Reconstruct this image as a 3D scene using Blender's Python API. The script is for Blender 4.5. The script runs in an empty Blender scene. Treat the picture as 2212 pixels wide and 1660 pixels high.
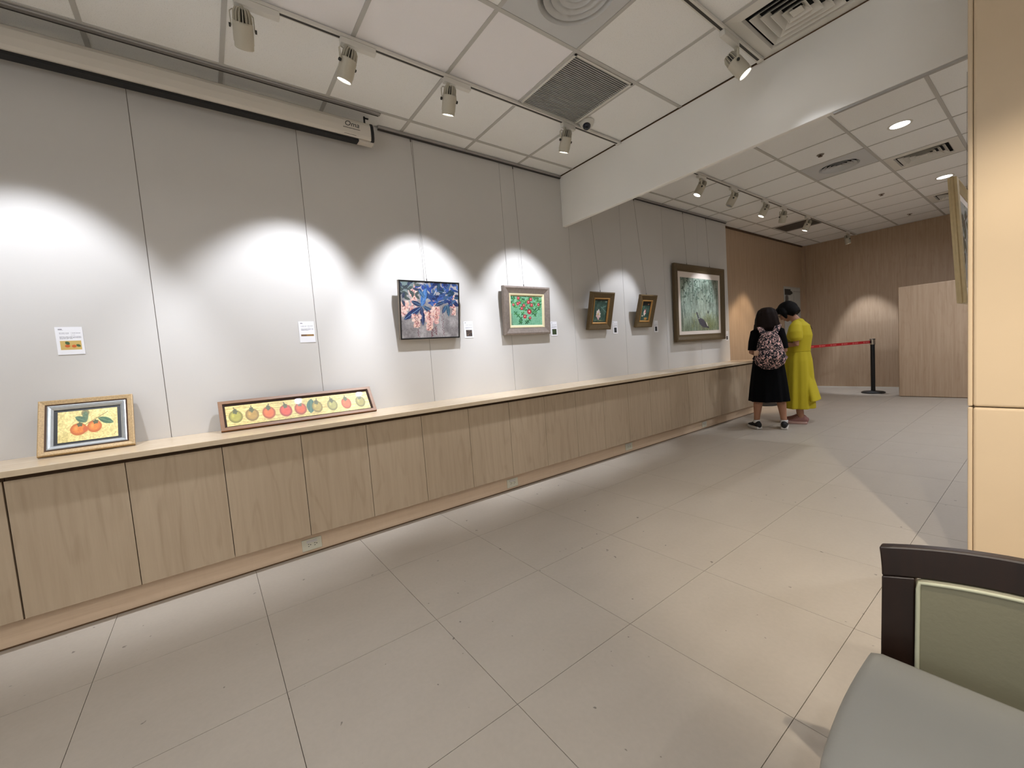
import bpy, bmesh, math, random
import numpy as np
from mathutils import Vector, Matrix, Euler

random.seed(7)
RNG = np.random.default_rng(11)
SC = bpy.context.scene
COL = SC.collection
PI = math.pi

# ------------------------------------------------------------------ camera, world, exposure
cam_d = bpy.data.cameras.new('camera')
cam = bpy.data.objects.new('camera', cam_d)
COL.objects.link(cam)
right = Vector((0.59755764, 0.79834968, -0.07458318))
down = Vector((0.00967637, -0.1001899, -0.99492128))
fwd = Vector((-0.80176757, 0.59380112, -0.06759437))
m = Matrix.Identity(4)
for i in range(3):
    m[i][0] = right[i]; m[i][1] = -down[i]; m[i][2] = -fwd[i]
m[2][3] = 1.157
cam.matrix_world = m
cam_d.sensor_fit = 'HORIZONTAL'
cam_d.sensor_width = 36.0
cam_d.lens = 885.97 / 2212.0 * 36.0
cam_d.clip_start = 0.02
SC.camera = cam

world = bpy.data.worlds.new('world')
SC.world = world
world.use_nodes = True
world.node_tree.nodes['Background'].inputs[0].default_value = (0.02, 0.019, 0.018, 1)

SC.view_settings.view_transform = 'Standard'
SC.view_settings.look = 'None'
SC.view_settings.gamma = 1.0
SC.view_settings.use_curve_mapping = False
SC.view_settings.exposure = 0.0
SC.cycles.max_bounces = 6
SC.cycles.diffuse_bounces = 4
SC.cycles.glossy_bounces = 2
SC.cycles.transparent_max_bounces = 4
SC.cycles.caustics_reflective = False
SC.cycles.caustics_refractive = False
SC.cycles.use_adaptive_sampling = True
SC.cycles.adaptive_threshold = 0.02
SC.cycles.use_denoising = True

# lamp strengths in watts (each lamp's light is made in its own builder)
GAIN = dict(near_wall=150.0, far_wall=85.0, far_wood=85.0, far_end=140.0, beam_spot=26.0, near_fill_down=14.5,
            far_down=15.0, far_hidden_down=42.0, pad_spot=190.0, floor_spot=190.0, far_right_spot=90.0)
SKY = 2.1
world.node_tree.nodes['Background'].inputs[0].default_value = (0.92, 0.97, 1.0, 1)   # daylight through the added, unseen rear window
world.node_tree.nodes['Background'].inputs[1].default_value = SKY
NEUTRAL = (0.87, 0.91, 1.0)
WARM = (1.0, 0.87, 0.70)
AMBER = (1.0, 0.78, 0.56)
SOFT = (0.98, 0.98, 1.0)
COOL = (0.86, 0.91, 1.0)

# ------------------------------------------------------------------ main measures (metres)
CZ = 3.034            # ceiling
WX = -3.245           # white panel wall
WOODX = -3.37         # wood wall behind it
FARY = 10.55
BEAMY, BEAMZ = 3.24, 2.506
TOPZ = 0.819          # worktop

# ------------------------------------------------------------------ colour helpers
def lin(c):
    out = []
    for v in c:
        v = v / 255.0
        out.append(v / 12.92 if v <= 0.04045 else ((v + 0.055) / 1.055) ** 2.4)
    return out

def lin_arr(a):
    a = np.clip(a, 0, 255) / 255.0
    return np.where(a <= 0.04045, a / 12.92, ((a + 0.055) / 1.055) ** 2.4)

MATS = {}
def mat(name, rgb, rough=0.6, metal=0.0, coat=0.0, spec=0.5, bump=None, vary=None, emit=None):
    """rgb as sRGB 0-255. bump=(scale,strength,dist), vary=(scale,amount,stretch)"""
    if name in MATS:
        return MATS[name]
    mt = bpy.data.materials.new(name)
    mt.use_nodes = True
    nt = mt.node_tree
    b = nt.nodes['Principled BSDF']
    r, g, bl = lin(rgb)
    b.inputs['Base Color'].default_value = (r, g, bl, 1)
    b.inputs['Roughness'].default_value = rough
    b.inputs['Metallic'].default_value = metal
    b.inputs['Coat Weight'].default_value = coat
    b.inputs['Coat Roughness'].default_value = 0.05
    b.inputs['Specular IOR Level'].default_value = spec
    tc = None
    if bump or vary:
        tc = nt.nodes.new('ShaderNodeTexCoord')
    if vary:
        mp = nt.nodes.new('ShaderNodeMapping')
        st = vary[2] if len(vary) > 2 else (1, 1, 1)
        mp.inputs['Scale'].default_value = st
        nz = nt.nodes.new('ShaderNodeTexNoise')
        nz.inputs['Scale'].default_value = vary[0]
        nz.inputs['Detail'].default_value = 5
        nt.links.new(tc.outputs['Object'], mp.inputs[0])
        nt.links.new(mp.outputs[0], nz.inputs['Vector'])
        mx = nt.nodes.new('ShaderNodeMix'); mx.data_type = 'RGBA'
        k = vary[1]
        mx.inputs['A'].default_value = (r * (1 - k), g * (1 - k), bl * (1 - k), 1)
        mx.inputs['B'].default_value = (min(1, r * (1 + k)), min(1, g * (1 + k)), min(1, bl * (1 + k)), 1)
        nt.links.new(nz.outputs['Fac'], mx.inputs['Factor'])
        nt.links.new(mx.outputs['Result'], b.inputs['Base Color'])
    if bump:
        nz2 = nt.nodes.new('ShaderNodeTexNoise')
        nz2.inputs['Scale'].default_value = bump[0]
        nz2.inputs['Detail'].default_value = 3
        nt.links.new(tc.outputs['Object'], nz2.inputs['Vector'])
        bp = nt.nodes.new('ShaderNodeBump')
        bp.inputs['Strength'].default_value = bump[1]
        bp.inputs['Distance'].default_value = bump[2] if len(bump) > 2 else 0.002
        nt.links.new(nz2.outputs['Fac'], bp.inputs['Height'])
        nt.links.new(bp.outputs[0], b.inputs['Normal'])
    if emit:
        b.inputs['Emission Color'].default_value = (*emit[0], 1)
        b.inputs['Emission Strength'].default_value = emit[1]
    MATS[name] = mt
    return mt

def wood_mat(name, light, dark, rough=0.45, grain=(34.0, 34.0, 1.6), contrast=0.5, cathedral=0.6):
    """veneer with vertical grain (object z), a different cut on every object"""
    if name in MATS:
        return MATS[name]
    mt = bpy.data.materials.new(name); mt.use_nodes = True
    nt = mt.node_tree; b = nt.nodes['Principled BSDF']
    tc = nt.nodes.new('ShaderNodeTexCoord')
    oi = nt.nodes.new('ShaderNodeObjectInfo')
    off = nt.nodes.new('ShaderNodeVectorMath'); off.operation = 'SCALE'
    off.inputs[0].default_value = (7.3, 11.9, 5.1)
    nt.links.new(oi.outputs['Random'], off.inputs['Scale'])
    add = nt.nodes.new('ShaderNodeVectorMath'); add.operation = 'ADD'
    nt.links.new(tc.outputs['Object'], add.inputs[0])
    nt.links.new(off.outputs[0], add.inputs[1])
    mp = nt.nodes.new('ShaderNodeMapping'); mp.inputs['Scale'].default_value = grain
    nt.links.new(add.outputs[0], mp.inputs[0])
    n1 = nt.nodes.new('ShaderNodeTexNoise'); n1.inputs['Scale'].default_value = 1.0
    n1.inputs['Detail'].default_value = 6; n1.inputs['Roughness'].default_value = 0.65
    nt.links.new(mp.outputs[0], n1.inputs['Vector'])
    mp2 = nt.nodes.new('ShaderNodeMapping'); mp2.inputs['Scale'].default_value = (5.0, 5.0, 0.9)
    nt.links.new(add.outputs[0], mp2.inputs[0])
    n2 = nt.nodes.new('ShaderNodeTexNoise'); n2.inputs['Scale'].default_value = 1.0
    n2.inputs['Detail'].default_value = 2
    nt.links.new(mp2.outputs[0], n2.inputs['Vector'])
    # rings from the slow noise make the arched figure
    sn = nt.nodes.new('ShaderNodeMath'); sn.operation = 'MULTIPLY'; sn.inputs[1].default_value = 46.0
    nt.links.new(n2.outputs['Fac'], sn.inputs[0])
    si = nt.nodes.new('ShaderNodeMath'); si.operation = 'SINE'
    nt.links.new(sn.outputs[0], si.inputs[0])
    pw = nt.nodes.new('ShaderNodeMapRange')
    pw.inputs['From Min'].default_value = 0.55; pw.inputs['From Max'].default_value = 1.0
    nt.links.new(si.outputs[0], pw.inputs['Value'])
    mul = nt.nodes.new('ShaderNodeMath'); mul.operation = 'MULTIPLY'
    nt.links.new(pw.outputs[0], mul.inputs[0]); nt.links.new(n1.outputs['Fac'], mul.inputs[1])
    sc = nt.nodes.new('ShaderNodeMath'); sc.operation = 'MULTIPLY_ADD'
    sc.inputs[1].default_value = cathedral
    nt.links.new(mul.outputs[0], sc.inputs[0])
    g2 = nt.nodes.new('ShaderNodeMapRange')
    g2.inputs['From Min'].default_value = 0.35; g2.inputs['From Max'].default_value = 0.75
    g2.inputs['To Max'].default_value = contrast
    nt.links.new(n1.outputs['Fac'], g2.inputs['Value'])
    nt.links.new(g2.outputs[0], sc.inputs[2])
    mx = nt.nodes.new('ShaderNodeMix'); mx.data_type = 'RGBA'; mx.clamp_factor = True
    mx.inputs['A'].default_value = (*lin(light), 1); mx.inputs['B'].default_value = (*lin(dark), 1)
    nt.links.new(sc.outputs[0], mx.inputs['Factor'])
    nt.links.new(mx.outputs['Result'], b.inputs['Base Color'])
    b.inputs['Roughness'].default_value = rough
    MATS[name] = mt
    return mt

def attr_mat(name, rough=0.6, coat=0.0, bump=0.0):
    if name in MATS:
        return MATS[name]
    mt = bpy.data.materials.new(name); mt.use_nodes = True
    nt = mt.node_tree; b = nt.nodes['Principled BSDF']
    a = nt.nodes.new('ShaderNodeAttribute'); a.attribute_name = 'paint'
    nt.links.new(a.outputs['Color'], b.inputs['Base Color'])
    b.inputs['Roughness'].default_value = rough
    b.inputs['Coat Weight'].default_value = coat
    b.inputs['Coat Roughness'].default_value = 0.02
    MATS[name] = mt
    return mt

# ------------------------------------------------------------------ mesh builder
class MB:
    def __init__(self):
        self.v = []; self.f = []; self.mi = []; self.cur = 0
    def add(self, vs, fs):
        n = len(self.v)
        self.v += [tuple(p) for p in vs]
        for f in fs:
            self.f.append([i + n for i in f]); self.mi.append(self.cur)
        return self
    def box(self, x0, x1, y0, y1, z0, z1):
        vs = [(x, y, z) for x in (x0, x1) for y in (y0, y1) for z in (z0, z1)]
        fs = [(0, 1, 3, 2), (4, 6, 7, 5), (0, 4, 5, 1), (2, 3, 7, 6), (0, 2, 6, 4), (1, 5, 7, 3)]
        return self.add(vs, fs)
    def cbox(self, c, s):
        return self.box(c[0] - s[0] / 2, c[0] + s[0] / 2, c[1] - s[1] / 2, c[1] + s[1] / 2, c[2] - s[2] / 2, c[2] + s[2] / 2)
    def lathe(self, prof, n=32, center=(0, 0, 0), axis='z', sx=1.0, sy=1.0):
        """prof: (r, h) pairs from one end to the other; r==0 makes a pole"""
        rings = []
        vs = []; fs = []
        for r, h in prof:
            if r <= 1e-7:
                rings.append([len(vs)]); vs.append((0, 0, h))
            else:
                s = len(vs)
                for k in range(n):
                    a = 2 * PI * k / n
                    vs.append((r * math.cos(a) * sx, r * math.sin(a) * sy, h))
                rings.append(list(range(s, s + n)))
        for a, b in zip(rings[:-1], rings[1:]):
            for k in range(n):
                k2 = (k + 1) % n
                if len(a) == 1 and len(b) == 1: continue
                if len(a) == 1: fs.append((a[0], b[k2], b[k]))
                elif len(b) == 1: fs.append((a[k], a[k2], b[0]))
                else: fs.append((a[k], a[k2], b[k2], b[k]))
        out = []
        for p in vs:
            if axis == 'x': p = (p[2], p[0], p[1])
            elif axis == 'y': p = (p[0], -p[2], p[1])
            out.append((p[0] + center[0], p[1] + center[1], p[2] + center[2]))
        return self.add(out, fs)
    def tube(self, path, rad, n=12, ref=(1, 0, 0), round_ends=True, fold=None, ends=(True, True)):
        """swept ellipse; rad: r or (ra, rb) per point; fold(i, phi) -> radius factor"""
        P = [Vector(p) for p in path]
        R = [(r, r) if not isinstance(r, (tuple, list)) else r for r in rad]
        ref = Vector(ref)
        fr = []
        for i in range(len(P)):
            t = (P[min(i + 1, len(P) - 1)] - P[max(i - 1, 0)]).normalized()
            s = ref - t * ref.dot(t)
            if s.length < 1e-4:
                s = Vector((0, 1, 0)) - t * t.y
            s.normalize()
            fr.append((t, s, t.cross(s)))
        st = [(P[i], R[i], fr[i], i) for i in range(len(P))]
        if round_ends:
            h = []
            for k in (0.85, 0.5):
                r0 = min(R[0]); h.append((P[0] - fr[0][0] * r0 * math.sqrt(1 - k * k) * 0.8, (R[0][0] * k, R[0][1] * k), fr[0], 0))
            st = (h[::-1] if ends[0] else []) + st
            for k in ((0.85, 0.5) if ends[1] else ()):
                r1 = min(R[-1]); st.append((P[-1] + fr[-1][0] * r1 * math.sqrt(1 - k * k) * 0.8, (R[-1][0] * k, R[-1][1] * k), fr[-1], len(P) - 1))
        vs = []; fs = []
        for c, r, (t, s, b), i in st:
            for k in range(n):
                a = 2 * PI * k / n
                q = fold(i, a) if fold else 1.0
                vs.append(c + s * (r[0] * math.cos(a) * q) + b * (r[1] * math.sin(a) * q))
        m_ = len(st)
        for i in range(m_ - 1):
            for k in range(n):
                k2 = (k + 1) % n
                fs.append((i * n + k, i * n + k2, (i + 1) * n + k2, (i + 1) * n + k))
        fs.append(tuple(range(n - 1, -1, -1)))
        fs.append(tuple((m_ - 1) * n + k for k in range(n)))
        return self.add(vs, fs)
    def ball(self, c, r, n=16, mz=8):
        if not isinstance(r, (tuple, list)): r = (r, r, r)
        prof = [(math.sin(PI * i / mz), -math.cos(PI * i / mz)) for i in range(mz + 1)]
        prof[0] = (0, -1); prof[-1] = (0, 1)
        k = len(self.v)
        self.lathe(prof, n)
        for i in range(k, len(self.v)):
            p = self.v[i]
            self.v[i] = (p[0] * r[0] + c[0], p[1] * r[1] + c[1], p[2] * r[2] + c[2])
        return self
    def prism(self, pts, d0, d1, plane='xz'):
        """extrude a 2D outline; plane 'xz' extrudes along y, 'xy' along z, 'yz' along x"""
        def P(a, b, d):
            return {'xz': (a, d, b), 'xy': (a, b, d), 'yz': (d, a, b)}[plane]
        n = len(pts)
        vs = [P(a, b, d0) for a, b in pts] + [P(a, b, d1) for a, b in pts]
        fs = [tuple(range(n)), tuple(range(2 * n - 1, n - 1, -1))]
        for k in range(n):
            k2 = (k + 1) % n
            fs.append((k, k + n, k2 + n, k2))
        return self.add(vs, fs)
    def frame(self, w, h, prof):
        """mitred picture-frame profile round a w x h rectangle in xz (bottom at z=0, centred in x).
        prof: list of (inset, y) going round the section (closed)"""
        n = len(prof); vs = []; fs = []
        for ins, y in prof:
            for cx, cz in ((-w / 2 + ins, ins), (w / 2 - ins, ins), (w / 2 - ins, h - ins), (-w / 2 + ins, h - ins)):
                vs.append((cx, y, cz))
        for i in range(n):
            j = (i + 1) % n
            for k in range(4):
                k2 = (k + 1) % 4
                fs.append((i * 4 + k, i * 4 + k2, j * 4 + k2, j * 4 + k))
        return self.add(vs, fs)
    def mesh(self, name):
        me = bpy.data.meshes.new(name)
        me.from_pydata(self.v, [], self.f)
        bm = bmesh.new(); bm.from_mesh(me)
        bmesh.ops.recalc_face_normals(bm, faces=bm.faces)
        bm.to_mesh(me); bm.free()
        if any(self.mi):
            me.polygons.foreach_set('material_index', self.mi)
        return me
    def build(self, name, mt, parent=None, smooth=False, bevel=0.0, seg=2, angle=None):
        me = self.mesh(name)
        for x in (mt if isinstance(mt, (list, tuple)) else [mt]):
            me.materials.append(x)
        if smooth:
            me.polygons.foreach_set('use_smooth', [True] * len(me.polygons))
            if angle:
                try: me.set_sharp_from_angle(angle=math.radians(angle))
                except Exception: pass
        return link(name, me, parent, bevel, seg)

def link(name, me, parent=None, bevel=0.0, seg=2):
    o = bpy.data.objects.new(name, me)
    COL.objects.link(o)
    if parent is not None:
        o.parent = parent
    if bevel:
        bv = o.modifiers.new('bevel', 'BEVEL')
        bv.width = bevel; bv.segments = seg; bv.limit_method = 'ANGLE'; bv.angle_limit = math.radians(40)
    return o

def tag(o, label=None, cat=None, group=None, kind=None):
    if label: o['label'] = label
    if cat: o['category'] = cat
    if group: o['group'] = group
    if kind: o['kind'] = kind
    return o

def empty(name, loc=(0, 0, 0), rz=0.0, label=None, cat=None, group=None):
    o = bpy.data.objects.new(name, None)
    COL.objects.link(o)
    o.empty_display_size = 0.1
    o.location = loc; o.rotation_euler = (0, 0, rz)
    return tag(o, label, cat, group)

def struct(name, mb, mt, bevel=0.0, smooth=False):
    o = mb.build(name, mt, None, smooth, bevel)
    return tag(o, kind='structure')

def remeshed(name, mb, mt, parent, voxel=0.009, smooth_it=6, smooth=True):
    """one continuous skin grown over overlapping closed shapes"""
    me = mb.mesh(name)
    o = bpy.data.objects.new(name, me); COL.objects.link(o)
    r = o.modifiers.new('r', 'REMESH'); r.mode = 'VOXEL'; r.voxel_size = voxel
    s = o.modifiers.new('s', 'SMOOTH'); s.iterations = smooth_it; s.factor = 0.5
    dg = bpy.context.evaluated_depsgraph_get()
    new = bpy.data.meshes.new_from_object(o.evaluated_get(dg))
    new.name = name
    o.modifiers.clear(); o.data = new
    bpy.data.meshes.remove(me)
    new.materials.clear(); new.materials.append(mt)
    if smooth:
        new.polygons.foreach_set('use_smooth', [True] * len(new.polygons))
    if parent is not None:
        o.parent = parent
    return o

# ------------------------------------------------------------------ painted surfaces (colour held on the mesh)
def smooth_noise(nx, ny, cx, cy):
    g = RNG.random((cy + 2, cx + 2))
    xs = np.linspace(0, cx, nx); ys = np.linspace(0, cy, ny)
    x0 = np.clip(xs.astype(int), 0, cx); y0 = np.clip(ys.astype(int), 0, cy)
    fx = xs - x0; fy = ys - y0
    fx = fx * fx * (3 - 2 * fx); fy = fy * fy * (3 - 2 * fy)
    a = g[y0][:, x0]; b = g[y0][:, x0 + 1]; c = g[y0 + 1][:, x0]; d = g[y0 + 1][:, x0 + 1]
    return (a * (1 - fx) + b * fx) * (1 - fy)[:, None] + (c * (1 - fx) + d * fx) * fy[:, None]

class Art:
    """a small painting: u to the right and v up, both 0..1; asp = width/height"""
    def __init__(self, nx, ny, asp, base):
        self.nx, self.ny, self.asp = nx, ny, asp
        u = np.linspace(0, 1, nx); v = np.linspace(0, 1, ny)
        self.U, self.V = np.meshgrid(u, v)
        self.c = np.zeros((ny, nx, 3)) + np.array(base, float)
    def noise(self, cx, cy, amp, tint=(1, 1, 1)):
        n = smooth_noise(self.nx, self.ny, cx, cy) - 0.5
        self.c += n[..., None] * amp * np.array(tint)
        return self
    def put(self, mask, col, amp=0.0):
        m_ = np.clip(mask, 0, 1)[..., None]
        c = np.array(col, float)
        if amp:
            c = c + (smooth_noise(self.nx, self.ny, 60, 50)[..., None] - 0.5) * amp
        self.c = self.c * (1 - m_) + c * m_
        return self
    def ell(self, cu, cv, ru, rv, col, rot=0.0, soft=0.12, amp=0.0, k=1.0):
        du = (self.U - cu) * self.asp; dv = self.V - cv
        ca, sa = math.cos(rot), math.sin(rot)
        a = (du * ca + dv * sa) / (ru * self.asp); b = (-du * sa + dv * ca) / rv
        r = np.sqrt(a * a + b * b)
        return self.put(np.clip((1 - r) / soft, 0, 1) * k, col, amp)
    def line(self, u0, v0, u1, v1, w, col, k=1.0):
        A = self.asp
        du, dv = (u1 - u0) * A, v1 - v0
        L2 = du * du + dv * dv + 1e-9
        t = np.clip((((self.U - u0) * A) * du + (self.V - v0) * dv) / L2, 0, 1)
        d = np.hypot((self.U - u0) * A - t * du, self.V - v0 - t * dv)
        return self.put(np.clip((w - d) / (w * 0.5), 0, 1) * k, col)
    def leaf(self, u0, v0, u1, v1, w, col, vein=None, amp=0.0):
        A = self.asp
        du, dv = (u1 - u0) * A, v1 - v0
        L = math.hypot(du, dv)
        t = (((self.U - u0) * A) * du + (self.V - v0) * dv) / (L * L)
        d = np.abs(((self.U - u0) * A) * dv - (self.V - v0) * du) / L
        hw = w * np.sin(PI * np.clip(t, 0, 1)) ** 0.7
        mk = np.clip((hw - d) / (w * 0.18), 0, 1) * ((t > 0) & (t < 1))
        self.put(mk, col, amp)
        if vein is not None:
            self.put(np.clip((w * 0.12 - d) / (w * 0.1), 0, 1) * ((t > 0.05) & (t < 0.95)), vein)
        return self
    def rect(self, u0, v0, u1, v1, col, k=1.0):
        return self.put(((self.U >= u0) & (self.U <= u1) & (self.V >= v0) & (self.V <= v1)) * k, col)

def painted(name, art, w, h, y, mt, parent, x0=0.0, z0=0.0, thick=0.0015):
    """grid in the xz plane facing -y with the art's colours at its points; a thin board behind"""
    nx, ny = art.nx, art.ny
    X = np.linspace(-w / 2, w / 2, nx) + x0; Z = np.linspace(0, h, ny) + z0
    gx, gz = np.meshgrid(X, Z)
    co = np.stack([gx, np.full_like(gx, y), gz], -1).reshape(-1, 3)
    back = np.array([[X[0], y + thick, Z[0]], [X[-1], y + thick, Z[0]], [X[-1], y + thick, Z[-1]], [X[0], y + thick, Z[-1]]])
    co = np.concatenate([co, back])
    i = np.arange((nx - 1) * (ny - 1)); r = i // (nx - 1); c = i % (nx - 1)
    a = r * nx + c
    q = np.stack([a, a + 1, a + nx + 1, a + nx], -1).reshape(-1, 4)
    b0 = nx * ny
    cor = [0, nx - 1, nx * ny - 1, nx * (ny - 1)]
    ex = [[b0 + 3, b0 + 2, b0 + 1, b0]]
    for k in range(4):
        ex.append([cor[k], b0 + k, b0 + (k + 1) % 4, cor[(k + 1) % 4]])
    faces = q.tolist() + ex
    me = bpy.data.meshes.new(name)
    me.from_pydata(co.tolist(), [], faces)
    ca = me.color_attributes.new('paint', 'FLOAT_COLOR', 'POINT')
    colr = np.ones((len(co), 4)); colr[:b0, :3] = lin_arr(art.c.reshape(-1, 3))
    colr[b0:, :3] = 0.3
    ca.data.foreach_set('color', colr.astype(np.float32).ravel())
    me.materials.append(mt)
    return link(name, me, parent)

# ------------------------------------------------------------------ materials
M_WALL = mat('wall_white', (207, 204, 200), 0.75, bump=(220, 0.12, 0.001), vary=(2.5, 0.025))
M_WALLCORE = mat('wall_core', (120, 112, 102), 0.9)
M_WOODWALL = wood_mat('veneer_wall', (190, 166, 140), (164, 137, 110), 0.5, (40, 40, 1.3), 0.7, 0.25)
M_DOOR = wood_mat('veneer_door', (188, 168, 142), (158, 136, 110), 0.42, (30, 30, 1.5), 0.45, 0.35)
M_PLINTH = wood_mat('veneer_plinth', (224, 199, 170), (206, 177, 147), 0.5, (3, 2.0, 60), 0.5, 0.15)
M_TOP = wood_mat('worktop_laminate', (214, 194, 165), (190, 166, 134), 0.22, (30, 1.6, 30), 0.5, 0.25)
M_CARCASS = mat('cabinet_carcass', (88, 66, 46), 0.8)
M_CAULK = mat('brown_caulk', (92, 66, 38), 0.7)
M_TBAR = mat('t_bar_grey', (192, 190, 185), 0.55)
M_ALU = mat('aluminium', (176, 174, 172), 0.35, 0.7)
M_ALU_DARK = mat('aluminium_dark', (70, 66, 62), 0.5, 0.4)
M_WHITEMETAL = mat('white_enamel', (222, 219, 211), 0.45)
M_LAMPBODY = mat('lamp_enamel', (196, 190, 174), 0.5)
M_LAMPDARK = mat('lamp_hollow', (52, 52, 48), 0.7)
M_BLACK = mat('black_plastic', (14, 14, 15), 0.5)
M_SCREENCASE = mat('screen_case_white', (214, 207, 196), 0.5)
M_BEAM = mat('beam_paint', (243, 241, 236), 0.75, vary=(1.6, 0.04))
M_GRILLE = mat('grille_slat', (190, 190, 186), 0.5)
M_VOID = mat('duct_black', (10, 10, 12), 0.9)
M_DIFFUSER = mat('diffuser_grey', (205, 206, 206), 0.5)
M_CHROME = mat('brushed_steel', (200, 190, 178), 0.28, 1.0)
M_RED = mat('belt_red', (176, 22, 30), 0.6)
M_DARKWOOD = wood_mat('wenge', (34, 17, 9), (18, 8, 4), 0.38, (60, 60, 3), 0.6, 0.2)
M_LEATHER = mat('sage_leather', (124, 120, 98), 0.5, bump=(90, 0.25, 0.0015), vary=(9, 0.05))
M_LEATHER_COOL_LIT = mat('sage_leather_cool_lit', (154, 152, 144), 0.5, bump=(120, 0.15, 0.001), vary=(7, 0.03))  # same leather as the back; the seat's cool light is in its colour
M_PIPING = mat('piping', (186, 186, 160), 0.5)
M_PAD = mat('padded_vinyl', (208, 187, 157), 0.6, bump=(14, 0.2, 0.004), vary=(5, 0.03))
M_PAPER = attr_mat('label_paper', 0.7)
M_CANVAS = attr_mat('oil_paint', 0.55)
M_GLAZED = attr_mat('glazed_paint', 0.5, coat=1.0)
M_GOLDSPECK = mat('gold_speckle', (178, 150, 108), 0.5, 0.1, vary=(160, 0.5))
M_BROWNLIP = mat('frame_brown', (86, 62, 44), 0.5)
M_SILVER = mat('frame_silver', (188, 192, 194), 0.35, 0.6, vary=(60, 0.15, (1, 1, 1)))
M_OAKFRAME = wood_mat('frame_oak', (132, 92, 56), (106, 70, 40), 0.45, (3, 40, 40), 0.5, 0.1)
M_DARKLINER = mat('frame_dark_liner', (44, 24, 16), 0.6)
M_BLACKFRAME = mat('frame_black', (22, 22, 24), 0.45)
M_TAUPE = mat('frame_taupe', (150, 140, 128), 0.5)
M_PEWTER = mat('frame_pewter', (150, 138, 130), 0.42, 0.35, vary=(45, 0.3, (1, 1, 1)))
M_CREAMLINER = mat('frame_cream', (226, 214, 176), 0.6)
M_ANTIQUE = mat('frame_antique', (104, 86, 56), 0.55, 0.2, vary=(70, 0.3))
M_GILT = mat('frame_gilt', (186, 142, 80), 0.5, 0.3, vary=(90, 0.25))
M_WALNUT = mat('frame_walnut', (92, 76, 50), 0.5, 0.1, vary=(40, 0.3, (1, 6, 1)))
M_MATBOARD = mat('mat_board', (228, 216, 204), 0.8)
M_PALEGOLD = mat('frame_pale_gold', (196, 176, 134), 0.45, 0.2, vary=(30, 0.15))
M_WIRE = mat('wire_steel', (120, 112, 104), 0.4, 0.8)
M_IVORY = mat('outlet_ivory', (214, 210, 190), 0.4)
M_SKIN = mat('skin', (172, 124, 97), 0.55, vary=(12, 0.05))
M_HAIR1 = mat('hair_brown', (25, 14, 10), 0.65, spec=0.15, bump=(60, 0.5, 0.004))
M_HAIR2 = mat('hair_black', (10, 8, 8), 0.7, spec=0.15, bump=(60, 0.5, 0.004))
M_BLACKDRESS = mat('black_cotton', (9, 9, 11), 0.9, spec=0.1)
M_YELLOW = mat('mustard_linen', (190, 172, 26), 0.8, bump=(140, 0.25, 0.001), vary=(6, 0.06))
M_SHOEWHITE = mat('sole_white', (205, 200, 194), 0.6)
M_SHOEBLACK = mat('shoe_black', (22, 21, 22), 0.7)
M_SHOEPINK = mat('shoe_pink', (150, 106, 100), 0.7)
M_SOLEPINK = mat('sole_pink', (196, 160, 150), 0.6)
M_LENS = mat('lamp_lens', (255, 255, 255), 0.3, emit=((1, 0.98, 0.95), 14.0))
M_LENSOFF = mat('lamp_lens_off', (150, 150, 150), 0.2)
M_DOWN = mat('downlight_glow', (255, 255, 255), 0.3, emit=((1, 0.985, 0.96), 9.0))

def ceiling_tile_mat(name, rgb, speck):
    mt = bpy.data.materials.new(name); mt.use_nodes = True
    nt = mt.node_tree; b = nt.nodes['Principled BSDF']
    b.inputs['Roughness'].default_value = 0.9
    tc = nt.nodes.new('ShaderNodeTexCoord')
    n = nt.nodes.new('ShaderNodeTexNoise'); n.inputs['Scale'].default_value = 230; n.inputs['Detail'].default_value = 3
    nt.links.new(tc.outputs['Object'], n.inputs['Vector'])
    rp = nt.nodes.new('ShaderNodeMapRange')
    rp.inputs['From Min'].default_value = 0.60; rp.inputs['From Max'].default_value = 0.72
    rp.inputs['To Max'].default_value = speck
    nt.links.new(n.outputs['Fac'], rp.inputs['Value'])
    mx = nt.nodes.new('ShaderNodeMix'); mx.data_type = 'RGBA'
    c = lin(rgb)
    mx.inputs['A'].default_value = (*c, 1)
    mx.inputs['B'].default_value = (c[0] * 0.45, c[1] * 0.43, c[2] * 0.4, 1)
    nt.links.new(rp.outputs[0], mx.inputs['Factor'])
    nt.links.new(mx.outputs['Result'], b.inputs['Base Color'])
    bp = nt.nodes.new('ShaderNodeBump'); bp.inputs['Strength'].default_value = 0.3 * speck; bp.inputs['Distance'].default_value = 0.003
    bp.invert = True
    nt.links.new(n.outputs['Fac'], bp.inputs['Height']); nt.links.new(bp.outputs[0], b.inputs['Normal'])
    return mt
M_TILE = ceiling_tile_mat('mineral_tile', (246, 246, 244), 0.5)
M_TILE_SMOOTH = ceiling_tile_mat('smooth_tile', (248, 246, 248), 0.1)

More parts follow.
